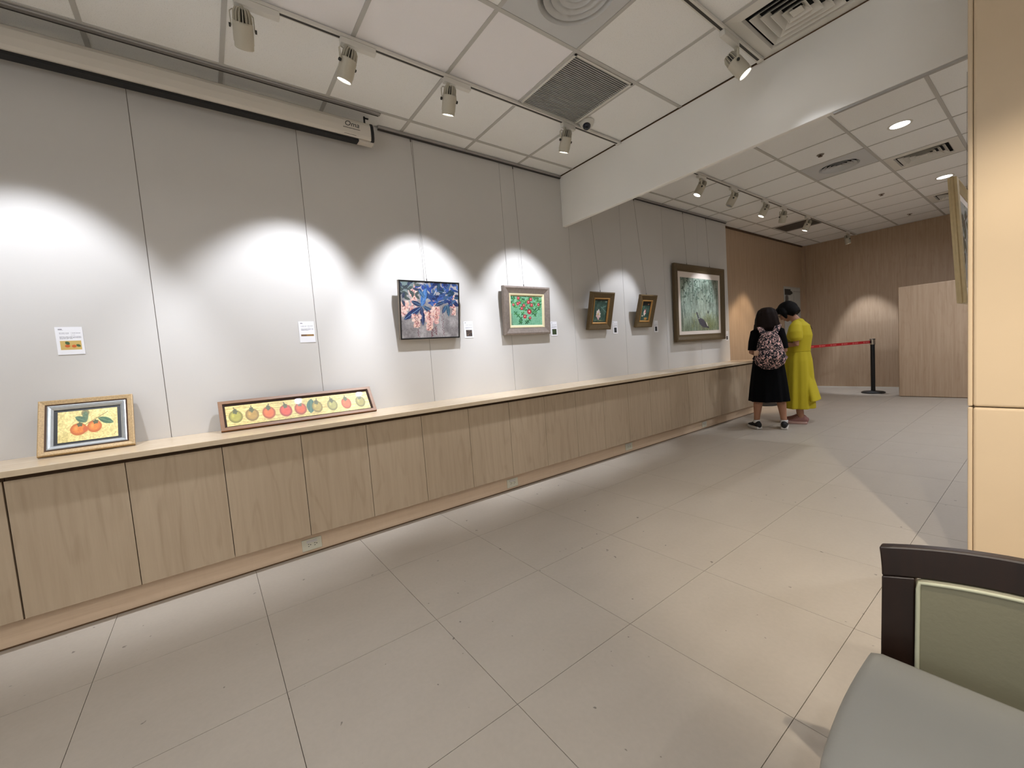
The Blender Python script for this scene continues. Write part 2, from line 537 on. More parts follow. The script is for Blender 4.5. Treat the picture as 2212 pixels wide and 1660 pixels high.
def floor_mat():
    mt = bpy.data.materials.new('vinyl_floor'); mt.use_nodes = True
    nt = mt.node_tree; b = nt.nodes['Principled BSDF']
    b.inputs['Roughness'].default_value = 0.42
    tc = nt.nodes.new('ShaderNodeTexCoord')
    oi = nt.nodes.new('ShaderNodeObjectInfo')
    def noise(scale, detail, stretch=None):
        n = nt.nodes.new('ShaderNodeTexNoise'); n.inputs['Scale'].default_value = scale; n.inputs['Detail'].default_value = detail
        mp = nt.nodes.new('ShaderNodeMapping')
        mp.inputs['Scale'].default_value = stretch or (1, 1, 1)
        nt.links.new(oi.outputs['Location'], mp.inputs['Location'])
        nt.links.new(tc.outputs['Object'], mp.inputs[0]); nt.links.new(mp.outputs[0], n.inputs['Vector'])
        return n
    n1 = noise(7, 6, (1.0, 0.45, 1)); n2 = noise(55, 4); n3 = noise(26, 2)
    c = lin((178, 169, 157))
    mx = nt.nodes.new('ShaderNodeMix'); mx.data_type = 'RGBA'
    mx.inputs['A'].default_value = (c[0] * 0.86, c[1] * 0.85, c[2] * 0.83, 1)
    mx.inputs['B'].default_value = (c[0] * 1.10, c[1] * 1.10, c[2] * 1.10, 1)
    ad = nt.nodes.new('ShaderNodeMath'); ad.operation = 'MULTIPLY_ADD'; ad.inputs[1].default_value = 0.45
    ad.use_clamp = True
    nt.links.new(n2.outputs['Fac'], ad.inputs[0])
    h = nt.nodes.new('ShaderNodeMath'); h.operation = 'MULTIPLY'; h.inputs[1].default_value = 0.55
    nt.links.new(n1.outputs['Fac'], h.inputs[0]); nt.links.new(h.outputs[0], ad.inputs[2])
    nt.links.new(ad.outputs[0], mx.inputs['Factor'])
    # small scuffs
    rp = nt.nodes.new('ShaderNodeMapRange')
    rp.inputs['From Min'].default_value = 0.735; rp.inputs['From Max'].default_value = 0.76; rp.inputs['To Max'].default_value = 0.75
    nt.links.new(n3.outputs['Fac'], rp.inputs['Value'])
    mx2 = nt.nodes.new('ShaderNodeMix'); mx2.data_type = 'RGBA'
    nt.links.new(mx.outputs['Result'], mx2.inputs['A'])
    mx2.inputs['B'].default_value = (0.09, 0.075, 0.06, 1)
    nt.links.new(rp.outputs[0], mx2.inputs['Factor'])
    nt.links.new(mx2.outputs['Result'], b.inputs['Base Color'])
    return mt
M_FLOOR = floor_mat()
M_JOINT = mat('floor_joint', (70, 58, 46), 0.9)

def backpack_mat():
    mt = bpy.data.materials.new('squiggle_print'); mt.use_nodes = True
    nt = mt.node_tree; b = nt.nodes['Principled BSDF']
    b.inputs['Roughness'].default_value = 0.8
    tc = nt.nodes.new('ShaderNodeTexCoord')
    n = nt.nodes.new('ShaderNodeTexNoise'); n.inputs['Scale'].default_value = 27; n.inputs['Detail'].default_value = 0.8
    n.inputs['Distortion'].default_value = 1.2
    nt.links.new(tc.outputs['Object'], n.inputs['Vector'])
    s = nt.nodes.new('ShaderNodeMath'); s.operation = 'MULTIPLY'; s.inputs[1].default_value = 21
    nt.links.new(n.outputs['Fac'], s.inputs[0])
    si = nt.nodes.new('ShaderNodeMath'); si.operation = 'SINE'; nt.links.new(s.outputs[0], si.inputs[0])
    rp = nt.nodes.new('ShaderNodeMapRange'); rp.inputs['From Min'].default_value = 0.45; rp.inputs['From Max'].default_value = 0.62
    nt.links.new(si.outputs[0], rp.inputs['Value'])
    mx = nt.nodes.new('ShaderNodeMix'); mx.data_type = 'RGBA'
    mx.inputs['A'].default_value = (*lin((20, 15, 26)), 1); mx.inputs['B'].default_value = (*lin((226, 186, 178)), 1)
    nt.links.new(rp.outputs[0], mx.inputs['Factor']); nt.links.new(mx.outputs['Result'], b.inputs['Base Color'])
    return mt
M_PACK = backpack_mat()

# ================================================================== STRUCTURE
# ---- floor: base slab and tiles
fl = struct('floor', MB().box(-3.45, 4.2, -3.2, 10.7, -0.12, -0.004), M_JOINT)
T = 0.5992
tile_me = None
xs = [-0.476 + T * k for k in range(-4, 5)]
ys = [0.1206 + T * k for k in range(-2, 18)]
tmb = MB().box(-T / 2 + 0.001, T / 2 - 0.001, -T / 2 + 0.001, T / 2 - 0.001, -0.004, 0.0)
tile_me = tmb.mesh('floor_tile'); tile_me.materials.append(M_FLOOR)
for x in xs:
    for y in ys:
        if x + T / 2 < -3.4: continue
        o = link('floor_tile', tile_me, fl); o.location = (x + T / 2, y + T / 2, 0)

def fill_tiles(x0, x1, y0, y1):
    return MB().box(x0, x1, y0, y1, -0.004, 0.0)
fill_tiles(xs[-1] + T, 4.2, -3.2, 10.7).build('floor_margin', M_FLOOR, fl)
fill_tiles(-3.45, xs[-1] + T, -3.2, ys[0]).build('floor_margin', M_FLOOR, fl)
fill_tiles(-3.45, xs[0] - 0.002, ys[0], 10.7).build('floor_margin', M_FLOOR, fl)

# ---- ceiling: slab, T-bars and tiles
ce = struct('ceiling', MB().box(-3.45, 4.2, -3.2, 10.7, CZ + 0.03, CZ + 0.15), M_VOID)
GX = [-3.65 + 0.602 * k for k in range(0, 14)]          # -3.65 -3.048 -2.446 ...
GY_NEAR = [0.262 - 0.6 * 6 + 0.6 * k for k in range(0, 12)]
GY_FAR = [3.31 + 0.6 * k - 0.01 for k in range(0, 13)]
def clampx(v): return min(max(v, -3.37), 4.1)
skip_tiles = set()
BW = 0.012
def bar_y(x, y0, y1):
    MB().box(x - BW, x + BW, y0, y1, CZ - 0.001, CZ + 0.006).build('t_bar', M_TBAR, ce)
def bar_x(y, x0, x1, hw=BW):
    MB().box(x0, x1, y - hw, y + hw, CZ, CZ + 0.006).build('t_bar', M_TBAR, ce)
for x in GX:
    if -3.3 < x < 4.1:
        bar_y(x, -3.2, BEAMY); bar_y(x, BEAMY + 0.05, FARY)
for y in GY_NEAR:
    if -3.2 < y < BEAMY - 0.02: bar_x(y, -3.37, 4.1)
for y in GY_FAR:
    if BEAMY + 0.06 < y < FARY: bar_x(y, -3.37, 4.1, 0.008)

FIX = []     # tile cells taken by fixtures: (xa, ya)
def cell_taken(xa, xb, ya, yb):
    for fx, fy in FIX:
        if xa < fx < xb and ya < fy < yb: return True
    return False
GRILLE_C = (-2.147, 2.36); RD_C = (-1.545, 1.76); SQ_C = (-0.943, 2.96)
FRD_C = (-1.545, 6.0); FSQ_C = (-0.943, 6.6); FSQ2_C = (-0.943, 9.0); FGR_C = (-2.747, 8.4)
FIX += [GRILLE_C, RD_C, SQ_C, FRD_C, FSQ_C, FSQ2_C, FGR_C]
tile_cache = {}
def ceil_tiles(gy, ylo, yhi):
    yy = [ylo] + [y for y in gy if ylo + 0.02 < y < yhi - 0.02] + [yhi]
    xx = [-3.37] + [x for x in GX if -3.3 < x < 4.05] + [4.1]
    for xa, xb in zip(xx[:-1], xx[1:]):
        for ya, yb in zip(yy[:-1], yy[1:]):
            if cell_taken(xa, xb, ya, yb): continue
            if xa > 2.5: continue
            w, d = round(xb - xa, 3), round(yb - ya, 3)
            sm = (-2.5 < xa < -2.4 and 0.2 < ya < 1.7) or (-2.5 < xa < -1.8 and ya < 0.25)
            key = (w, d, sm)
            if key not in tile_cache:
                me = MB().box(-w / 2 + 0.008, w / 2 - 0.008, -d / 2 + 0.006, d / 2 - 0.006, 0.004, 0.018).mesh('ceiling_tile')
                me.materials.append(M_TILE_SMOOTH if sm else M_TILE)
                tile_cache[key] = me
            o = link('ceiling_tile', tile_cache[key], ce); o.location = ((xa + xb) / 2, (ya + yb) / 2, CZ)
ceil_tiles(GY_NEAR, -3.2, BEAMY)
ceil_tiles(GY_FAR, BEAMY + 0.05, FARY)
MB().box(3.1, 4.1, -3.2, 10.6, CZ + 0.004, CZ + 0.018).build('ceiling_margin', M_TILE, ce)

# ---- left wall: wood wall and the white panel wall before it
struct('wall_far_left', MB().box(WOODX - 0.08, WOODX, -3.2, FARY + 0.1, 0, CZ + 0.02), M_WOODWALL)
wl = struct('wall_left', MB().box(WOODX, WX - 0.004, -3.2, 6.868, 0, CZ - 0.001), M_WALLCORE)
seams = [-3.2, -2.85, -1.968, -1.086, -0.204, 0.678, 1.560, 2.442, 3.330, 4.218, 5.105, 5.992, 6.868]
for a, b in zip(seams[:-1], seams[1:]):
    pm = MB().box(WX - 0.006, WX, a + 0.0016, b - 0.0016, TOPZ - 0.03, CZ - 0.002)
    pm.build('wall_panel', M_WALL, wl)
MB().box(WOODX, WX, 6.868, 6.872, TOPZ, CZ - 0.002).build('end_strip', M_WALL, wl)

# far wall with corner post, slim baseboard
struct('wall_far', MB().box(-3.45, 4.2, FARY, FARY + 0.1, 0, CZ + 0.02), M_WOODWALL)
struct('trim_1', MB().box(WOODX, WOODX + 0.05, FARY - 0.1, FARY, 0, CZ - 0.002), M_WOODWALL)
struct('baseboard_far', MB().box(WOODX + 0.05, 4.1, FARY - 0.012, FARY, 0, 0.02), M_WHITEMETAL)
struct('wall_right', MB().box(4.1, 4.2, -3.2, FARY + 0.1, 0, CZ + 0.02), M_WALL)
wr = MB().box(-3.45, -1.4, -3.3, -3.2, 0, CZ + 0.02).box(3.0, 4.2, -3.3, -3.2, 0, CZ + 0.02)
wr.box(-1.4, 3.0, -3.3, -3.2, 0, 1.0).box(-1.4, 3.0, -3.3, -3.2, 2.6, CZ + 0.02)
struct('wall_rear', wr, M_WALL)
def glass_mat():
    mt = bpy.data.materials.new('added_window_glass'); mt.use_nodes = True
    nt = mt.node_tree; nt.nodes.remove(nt.nodes['Principled BSDF'])
    a = nt.nodes.new('ShaderNodeBsdfTransparent'); g = nt.nodes.new('ShaderNodeBsdfGlossy'); g.inputs['Roughness'].default_value = 0.02
    mx = nt.nodes.new('ShaderNodeMixShader'); mx.inputs[0].default_value = 0.06
    nt.links.new(a.outputs[0], mx.inputs[1]); nt.links.new(g.outputs[0], mx.inputs[2])
    nt.links.new(mx.outputs[0], nt.nodes['Material Output'].inputs['Surface'])
    return mt
win = struct('added_window', MB().box(-1.4, 3.0, -3.32, -3.18, 0.97, 1.0), M_WHITEMETAL)  # unseen window, added to bring soft daylight onto ceiling and beam
for xa in (-1.4, 0.04, 1.5, 2.96):
    MB().box(xa, xa + 0.04, -3.28, -3.22, 1.0, 2.6).build('added_window_frame', M_WHITEMETAL, win)
MB().box(-1.4, 3.0, -3.28, -3.22, 2.56, 2.6).build('added_window_frame', M_WHITEMETAL, win)
for xa, xb in ((-1.36, 0.04), (0.08, 1.5), (1.54, 2.96)):
    MB().box(xa, xb, -3.253, -3.247, 1.0, 2.56).build('pane', glass_mat(), win)
pl = bpy.data.lights.new('added_window_portal', 'AREA'); pl.shape = 'RECTANGLE'; pl.size = 4.4; pl.size_y = 1.6; pl.cycles.is_portal = True
po = bpy.data.objects.new('added_window_portal', pl); COL.objects.link(po); po.location = (0.8, -3.31, 1.8); po.rotation_euler = (math.radians(90), 0, 0)


# dropped beam across the room, with the slim channel on its lower edge
struct('trim_2', MB().box(WX + 0.0005, 4.1, BEAMY, BEAMY + 0.045, BEAMZ, CZ - 0.002), M_BEAM, bevel=0.004)
struct('trim_3', MB().box(-0.86, 1.6, BEAMY + 0.006, BEAMY + 0.03, BEAMZ - 0.012, BEAMZ), M_ALU)
struct('trim_4', MB().box(WX + 0.0005, 4.1, BEAMY - 0.004, BEAMY, CZ - 0.006, CZ - 0.0005), M_CAULK)

# picture rails at the head of the wall
def rail(name, y0, y1):
    mb = MB().box(WX + 0.0005, WX + 0.028, y0, y1, CZ - 0.022, CZ - 0.0012)
    o = struct(name, mb, M_ALU)
    MB().box(WX + 0.004, WX + 0.022, y0 + 0.002, y1 - 0.002, CZ - 0.0285, CZ - 0.022).build('shadow_gap_strip', M_ALU_DARK, o)  # dark strip standing in for the shadow gap under the rail
rail('trim_5', 1.27, BEAMY - 0.005)
rail('trim_6', BEAMY + 0.05, 6.86)
struct('trim_7', MB().box(WOODX, WOODX + 0.03, 6.88, FARY - 0.11, CZ - 0.022, CZ - 0.001), M_CARCASS)

# plinth under the cabinets
bb = struct('baseboard_left', MB().box(-3.2, -2.859, -3.2, 6.875, 0, 0.127), M_PLINTH)
MB().box(-2.8592, -2.8545, -3.2, 6.875, 0, 0.006).build('caulk_line', M_CAULK, bb)

# padded wall on the right: panels with rounded, piped edges
PX0, PY = -0.241, 2.62
pw = struct('wall_padded', MB().box(PX0 + 0.012, 4.09, PY + 0.03, PY + 0.26, 0, CZ - 0.002), M_PAD)
pz = [0.0, 0.792, 1.95 + 0.0, CZ - 0.003]
pxs = [PX0, 0.62, 1.48, 2.34, 3.2, 4.06]
for xa, xb in zip(pxs[:-1], pxs[1:]):
    for za, zb in ((0.002, 0.79), (0.794, CZ - 0.003)):
        MB().box(xa + (0.012 if xa == PX0 else 0.002), xb - 0.002, PY, PY + 0.04, za, zb).build('padded_panel', M_PAD, pw, bevel=0.01, seg=3)
for za, zb in ((0.002, 0.79), (0.794, CZ - 0.003)):
    MB().box(PX0 - 0.004, PX0 + 0.011, PY + 0.004, PY + 0.262, za, zb).build('edge_strip', M_PAD, pw, bevel=0.005, seg=2)

# ================================================================== CABINETS, WORKTOP, OUTLETS
wt = MB().box(WX + 0.001, -2.775, -3.19, 6.88, TOPZ - 0.029, TOPZ).build('worktop', M_TOP, None, bevel=0.002)
tag(wt, 'long pale laminate worktop running along the white wall', 'worktop')

PITCH = 0.3981
DZ0, DZ1 = 0.1355, 0.770
cab_desc = ['half seen at the left edge of the picture', 'under the small framed pair of persimmons',
            'right below the gap between the two persimmon paintings', 'under the right end of the long persimmon painting',
            'below the blue leaf and pink blossom painting', 'below the label beside the blue painting',
            'below the green painting of red flowers', 'under the first small lotus painting',
            'under the second small lotus painting', 'left of the far outlet, below the bird painting', 'last before the woman in black']
y = -0.7658 - 2 * PITCH
for u in range(11):
    y0 = y
    nd = 2 if u < 10 else 1
    y1 = y0 + nd * PITCH
    yend = y1 if u < 10 else 6.876
    t = empty('base_cabinet', (-3.025, y0, 0.128), 0, 'pale veneer base cabinet with plain doors, ' + cab_desc[u], 'cabinet', 'base cabinets along the wall')
    MB().box(-0.2, 0.2035, 0.001, yend - y0 - 0.001, 0.0, 0.658).build('body', M_CARCASS, t)
    for k in range(nd):
        g = 0.0045 if u == 0 and k == 1 else 0.0016
        MB().box(0.2045, 0.225, k * PITCH + 0.0016, (k + 1) * PITCH - g, DZ0 - 0.128, DZ1 - 0.128).build('door', M_DOOR, t, bevel=0.001)
    if u == 10:
        MB().box(0.2045, 0.225, PITCH + 0.0016, yend - y0 - 0.001, DZ0 - 0.128, DZ1 - 0.128).build('filler_panel', M_DOOR, t, bevel=0.001)
    y = y1

out_desc = ['ivory double outlet nearest the camera, on the plinth', 'ivory outlet on the plinth, second from the camera',
            'ivory outlet on the plinth, third from the camera', 'ivory outlet on the plinth closest to the two women']
for i, (yc, zc) in enumerate(((0.434, 0.058), (2.04, 0.058), (3.654, 0.068), (5.26, 0.058))):
    t = empty('wall_outlet', (-2.859, yc, zc), PI / 2, out_desc[i], 'outlet', 'outlets on the plinth')
    MB().box(-0.058, 0.058, -0.006, -0.0002, -0.037, 0.037).build('cover_plate', M_IVORY, t, bevel=0.003)
    MB().box(-0.03, 0.03, -0.0085, -0.006, 0.012, 0.028).build('sticker_bar', M_SHOEWHITE, t)
    for sx in (-0.02, 0.016):
        for q, zz in enumerate((0.004, -0.010)):
            MB().box(sx - 0.004, sx + 0.004, -0.0066, -0.0058, zz - 0.0015, zz + 0.0015).build('slot', M_BLACK, t)
        MB().lathe([(0, 0), (0.003, 0), (0.003, 0.0007), (0, 0.0007)], 10, (sx + 0.011, -0.0062, -0.001), 'y').build('pin_hole', M_BLACK, t)

# ================================================================== PAINTINGS
def hang(name, label, y0, y1, zb, xb, zt, xt, cat='painting'):
    """empty at the bottom centre of the frame's front; local x to the right, -y to the room, z up the face"""
    w = y1 - y0; h = math.hypot(zt - zb, xt - xb)
    lean = math.atan2(xt - xb, zt - zb)          # + leans into the room
    t = empty(name, (xb, (y0 + y1) / 2, zb), 0, label, cat)
    t.rotation_euler = (Euler((lean, 0, 0)).to_matrix().to_4x4()).to_euler()
    t.rotation_euler = (Matrix.Rotation(PI / 2, 4, 'Z') @ Matrix.Rotation(lean, 4, 'X')).to_euler()
    return t, w, h

def wire(parent, x, z0, z1, hook=True, y=0.012, tilt=0.0):
    """hanging wire with its little screw sleeve; parent space, straight up the wall"""
    MB().tube([(x, y, z0), (x, y + math.sin(tilt) * 0, z1)], [0.0011, 0.0011], 6, round_ends=False).build('hanging_wire', M_WIRE, parent)
    if hook:
        MB().tube([(x, y, z0 - 0.004), (x, y, z0 + 0.03)], [0.0032, 0.0032], 8).build('wire_hook', M_ALU_DARK, parent)

def frame_prof(p):
    return p

# --- pair of persimmons (leans on the worktop)
t, w, h = hang('framed_painting', 'small painting of two orange persimmons on gold, in a gold and silver frame', -0.716, -0.350, 0.8315, -3.056, 1.1045, -3.205)
MB().frame(w, h, [(0, 0), (0.0, 0.022), (0.024, 0.022), (0.024, 0.004), (0.004, -0.002)]).build('gold_frame', M_GOLDSPECK, t)
MB().frame(w, h, [(0.024, 0.002), (0.024, 0.022), (0.031, 0.022), (0.031, 0.008)]).build('brown_lip', M_BROWNLIP, t)
MB().frame(w, h, [(0.031, 0.004), (0.031, 0.022), (0.054, 0.022), (0.054, 0.014), (0.045, 0.006), (0.036, 0.002)]).build('silver_liner', M_SILVER, t)
MB().box(-w / 2 + 0.05, w / 2 - 0.05, 0.018, 0.022, 0.05, h - 0.05).build('black_mat', M_BLACK, t)
A = Art(240, 150, 1.62, (228, 208, 136)); A.noise(40, 24, 46, (1, 0.95, 0.8)).noise(90, 60, 40, (1, 0.95, 0.7)).noise(6, 5, 20)
A.line(.44, .50, .83, .88, .012, (120, 96, 50))
A.ell(.45, .90, .075, .13, (128, 120, 72), soft=.2, amp=30); A.ell(.45, .78, .055, .2, (84, 110, 76), soft=.3, amp=30)
A.leaf(.28, .80, .47, .60, .10, (66, 100, 72), (110, 140, 100), amp=30)
A.leaf(.66, .70, .93, .48, .11, (58, 98, 62), (110, 140, 96), amp=30)
for cu, cv, ru in ((.335, .38, .145), (.60, .42, .13)):
    A.ell(cu, cv, ru, .21, (186, 92, 24), soft=.1); A.ell(cu, cv + .01, ru * .9, .18, (222, 126, 40), soft=.4, amp=24)
    A.ell(cu - ru * .3, cv + .03, ru * .3, .1, (240, 160, 70), soft=.9)
    for a in range(5):
        an = a * 1.26 + .4
        A.leaf(cu + .02, cv + .15, cu + .02 + .055 * math.cos(an), cv + .15 + .085 * math.sin(an), .035, (78, 84, 44))
A.ell(.45, .36, .06, .12, (196, 90, 32), soft=.5); A.line(.93, .08, .96, .15, .008, (120, 90, 60))
painted('canvas', A, w - 0.136, h - 0.134, 0.0165, M_GLAZED, t, z0=0.067)

# --- long painting of eight persimmons (leans on the worktop)
t, w, h = hang('framed_painting', 'long narrow painting of a row of persimmons on gold, in a brown wooden frame', 0.041, 1.000, 0.8315, -3.071, 1.0074, -3.200)
MB().frame(w, h, [(0, 0), (0, 0.02), (0.022, 0.02), (0.022, 0.0)]).build('wood_frame', M_OAKFRAME, t, bevel=0.0012)
MB().frame(w, h, [(0.022, 0.003), (0.022, 0.02), (0.034, 0.02), (0.034, 0.013)]).build('dark_liner', M_DARKLINER, t)
A = Art(440, 64, 7.2, (220, 198, 124)); A.noise(30, 34, 60, (1, 0.95, 0.75)).noise(130, 40, 46, (1, 0.95, 0.7))
for k in range(26):
    v_ = RNG.random(); u_ = RNG.random()
    A.line(u_, v_, min(1, u_ + .12), v_ + .01, .012, (166, 134, 58), .5)
pcs = [(.058, (164, 156, 62)), (.158, (176, 140, 66)), (.264, (216, 104, 46)), (.376, (218, 78, 54)), (.477, (214, 92, 44)),
       (.596, (170, 150, 70)), (.709, (158, 152, 82)), (.817, (212, 98, 52)), (.930, (150, 140, 70))]
A.leaf(.540, .14, .566, .92, .24, (44, 94, 74), (90, 130, 100))
for i, (cu, c) in enumerate(pcs):
    r = .044 if i < 5 else .040
    d = tuple(v_ * .7 for v_ in c)
    A.ell(cu, .45, r, .33, d, soft=.1); A.ell(cu, .46, r * .93, .30, c, soft=.35, amp=16)
    A.ell(cu - r * .35, .50, r * .25, .12, tuple(min(255, v_ * 1.18) for v_ in c), soft=.9)
    for a in range(5):
        an = a * 1.26 + i
        A.leaf(cu, .70, cu + .017 * math.cos(an), .70 + .15 * math.sin(an), .06, (88, 92, 52))
    A.line(cu, .72, cu + .006 * ((i % 3) - 1), .90, .03, (84, 80, 50))
painted('canvas', A, w - 0.066, h - 0.066, 0.0145, M_GLAZED, t, z0=0.033)

# --- blue leaves and pink blossoms (hung)
t, w, h = hang('framed_painting', 'square painting of blue leaves and hanging pink blossoms in a thin black frame', 1.287, 1.832, 1.355, -3.197, 1.824, -3.131)
MB().frame(w, h, [(0, 0), (0, 0.003), (0.011, 0.003), (0.011, 0.0)]).build('black_frame', M_BLACKFRAME, t)
MB().frame(w, h, [(0, 0.003), (0, 0.036), (0.02, 0.036), (0.02, 0.003)]).build('side_frame', M_TAUPE, t)
A = Art(250, 216, 1.16, (160, 156, 158)); A.noise(9, 7, 50).noise(40, 30, 24)
A.ell(.05, .95, .3, .2, (120, 140, 140), soft=.6)
def raceme(u0, v0, v1, wd, n):
    for _ in range(n):
        f_ = RNG.random(); vv = v0 + (v1 - v0) * f_; ww = wd * (1 - .55 * f_)
        uu = u0 + (RNG.random() - .5) * 2 * ww
        c = random.choice([(240, 206, 198), (228, 182, 176), (244, 218, 206), (214, 160, 156), (238, 200, 180)])
        A.ell(uu, vv, .026, .024, c, rot=RNG.random() * 3, soft=.5)
    for _ in range(n // 4):
        vv = v0 + (v1 - v0) * RNG.random(); A.ell(u0 + (RNG.random() - .5) * wd * .6, vv, .009, .012, (150, 76, 74), soft=.5)
raceme(.21, .86, .64, .08, 50); raceme(.05, .66, .40, .07, 60); raceme(.17, .62, .48, .12, 30); raceme(.91, .78, .42, .06, 60)
raceme(.56, .74, .60, .05, 30); raceme(.27, .95, .88, .06, 20)
blues = [(34, 50, 108), (48, 76, 150), (26, 40, 84), (70, 108, 178), (40, 66, 120), (62, 92, 130), (30, 60, 84)]
for _ in range(95):
    uu = .34 + .64 * RNG.random(); vv = .60 + .40 * RNG.random()
    if vv < .70 and uu < .5: continue
    a = RNG.random() * 6.28; L = .08 + .08 * RNG.random()
    A.leaf(uu, vv, uu + L * math.cos(a), vv + L * math.sin(a), .022 + .02 * RNG.random(), random.choice(blues), random.choice([(120, 160, 206), (86, 120, 150), (60, 90, 150)]) if RNG.random() < .5 else None)
for _ in range(22):
    uu = .02 + .22 * RNG.random(); vv = .66 + .3 * RNG.random(); a = RNG.random() * 6.28
    A.leaf(uu, vv, uu + .12 * math.cos(a), vv + .12 * math.sin(a), .026, random.choice([(52, 62, 70), (40, 52, 84), (66, 78, 76)]), (110, 120, 120))
for a in ((.34, .56, .42, .90, .06, (74, 124, 190)), (.34, .56, .04, .33, .065, (36, 56, 104)), (.34, .57, .36, .22, .05, (34, 42, 90)),
          (.36, .58, .56, .44, .045, (50, 80, 116)), (.34, .58, .17, .66, .045, (40, 58, 92)), (.40, .72, .30, .86, .04, (60, 100, 140)),
          (.78, .60, .70, .44, .04, (46, 84, 120)), (.80, .62, .82, .38, .04, (52, 86, 110)), (.76, .66, .56, .58, .035, (36, 56, 90))):
    A.leaf(*a, vein=(130, 170, 206), amp=36)
raceme(.25, .42, .20, .085, 80); raceme(.47, .50, .14, .085, 130); raceme(.59, .56, .26, .07, 90)
for u_, va, vb in ((.28, .42, .02), (.52, .16, .02), (.58, .2, .05), (.71, .56, .04)):
    for k in range(22):
        vv = va + (vb - va) * k / 21
        A.ell(u_ + (RNG.random() - .5) * .04, vv, .008, .011, (112, 62, 72), soft=.5)
A.line(.56, .78, .60, .86, .008, (206, 206, 200)); A.line(.72, .83, .77, .83, .008, (206, 206, 200))
A.noise(125, 108, 26)
painted('canvas', A, w - 0.022, h - 0.022, 0.002, M_CANVAS, t, z0=0.011)
tl = math.atan2(-3.131 + 3.197, 0.469)
def plumb(name_parent, ys_, z_top, x_top, label=None):
    pass
def add_wires(root, xs_, h_, lean, ceil_z=CZ - 0.03):
    """wires go straight up from the frame's top to the rail"""
    inv = Matrix.Rotation(-lean, 4, 'X')
    for x in xs_:
        a = Vector((x, 0.022, h_ - 0.012))
        top_local = Matrix.Rotation(lean, 4, 'X') @ a
        L = ceil_z - (root.location.z + top_local.z)
        dx = (root.location.x - top_local.y) - (WX + 0.013)      # how far the frame top stands off the rail line
        b = top_local + Vector((0, dx, L))
        b = inv @ b
        MB().tube([a, b], [0.0012, 0.0012], 6, round_ends=False).build('hanging_wire', M_WIRE, root)
        u_ = (b - a).normalized()
        MB().tube([a, a + u_ * 0.032], [0.0034, 0.0034], 8).build('wire_hook', M_ALU_DARK, root)
        MB().tube([b - u_ * 0.024, b - u_ * 0.004], [0.004, 0.004], 8).build('rail_hook', M_ALU_DARK, root)
add_wires(t, [-0.02], h, tl)

# --- green painting of red flowers (hung)
t, w, h = hang('framed_painting', 'green painting of red camellia flowers in a wide pewter frame with cream liner', 2.334, 2.920, 1.361, -3.197, 1.832, -3.168)
MB().frame(w, h, [(0, 0.004), (0, 0.042), (0.07, 0.042), (0.07, 0.016), (0.052, 0.010), (0.036, 0.004), (0.018, -0.004), (0.006, -0.002)]).build('pewter_frame', M_PEWTER, t)
MB().frame(w, h, [(0.07, 0.012), (0.07, 0.042), (0.094, 0.042), (0.094, 0.022), (0.084, 0.014)]).build('cream_liner', M_CREAMLINER, t)
A = Art(170, 130, 1.35, (124, 184, 150)); A.noise(10, 8, 24).noise(50, 40, 18)
greens = [(48, 112, 66), (74, 146, 80), (36, 86, 52), (98, 164, 96), (58, 128, 96)]
for _ in range(150):
    uu = RNG.random(); lim = .42 + .3 * abs(uu - .5) * 1.6
    vv = lim + (1 - lim) * RNG.random(); a = RNG.random() * 6.28
    A.leaf(uu, vv, uu + .09 * math.cos(a), vv + .11 * math.sin(a), .026, random.choice(greens), (134, 190, 130) if RNG.random() < .4 else None)
for uu, vv in ((.14, .42), (.22, .34), (.30, .24), (.30, .14), (.52, .14), (.58, .2), (.48, .1), (.70, .42), (.76, .36), (.80, .48), (.74, .52), (.9, .58), (.45, .3), (.36, .4), (.28, .1)):
    for a in (0.6, 2.4, 4.0, 5.4):
        A.leaf(uu, vv, uu + .07 * math.cos(a), vv + .09 * math.sin(a), .024, random.choice(greens[:3]))
for uu, vv, r in ((.24, .93, .05), (.64, .90, .055), (.56, .80, .06), (.22, .74, .05), (.41, .68, .05), (.66, .70, .055), (.34, .58, .05), (.58, .47, .08), (.43, .30, .06), (.60, .25, .045), (.89, .72, .05), (.08, .70, .04), (.28, .78, .04)):
    A.ell(uu, vv, r, r * 1.35, (178, 40, 60), soft=.3); A.ell(uu, vv, r * .5, r * .7, (214, 70, 84), soft=.5); A.ell(uu, vv + .01, r * .3, r * .45, (246, 232, 214), soft=.5)
A.rect(0, 0, .05, .4, (110, 130, 110), .5); A.noise(85, 65, 22)
painted('canvas', A, w - 0.188, h - 0.188, 0.024, M_CANVAS, t, z0=0.094)
add_wires(t, [-0.03], h, math.atan2(0.029, 0.471))

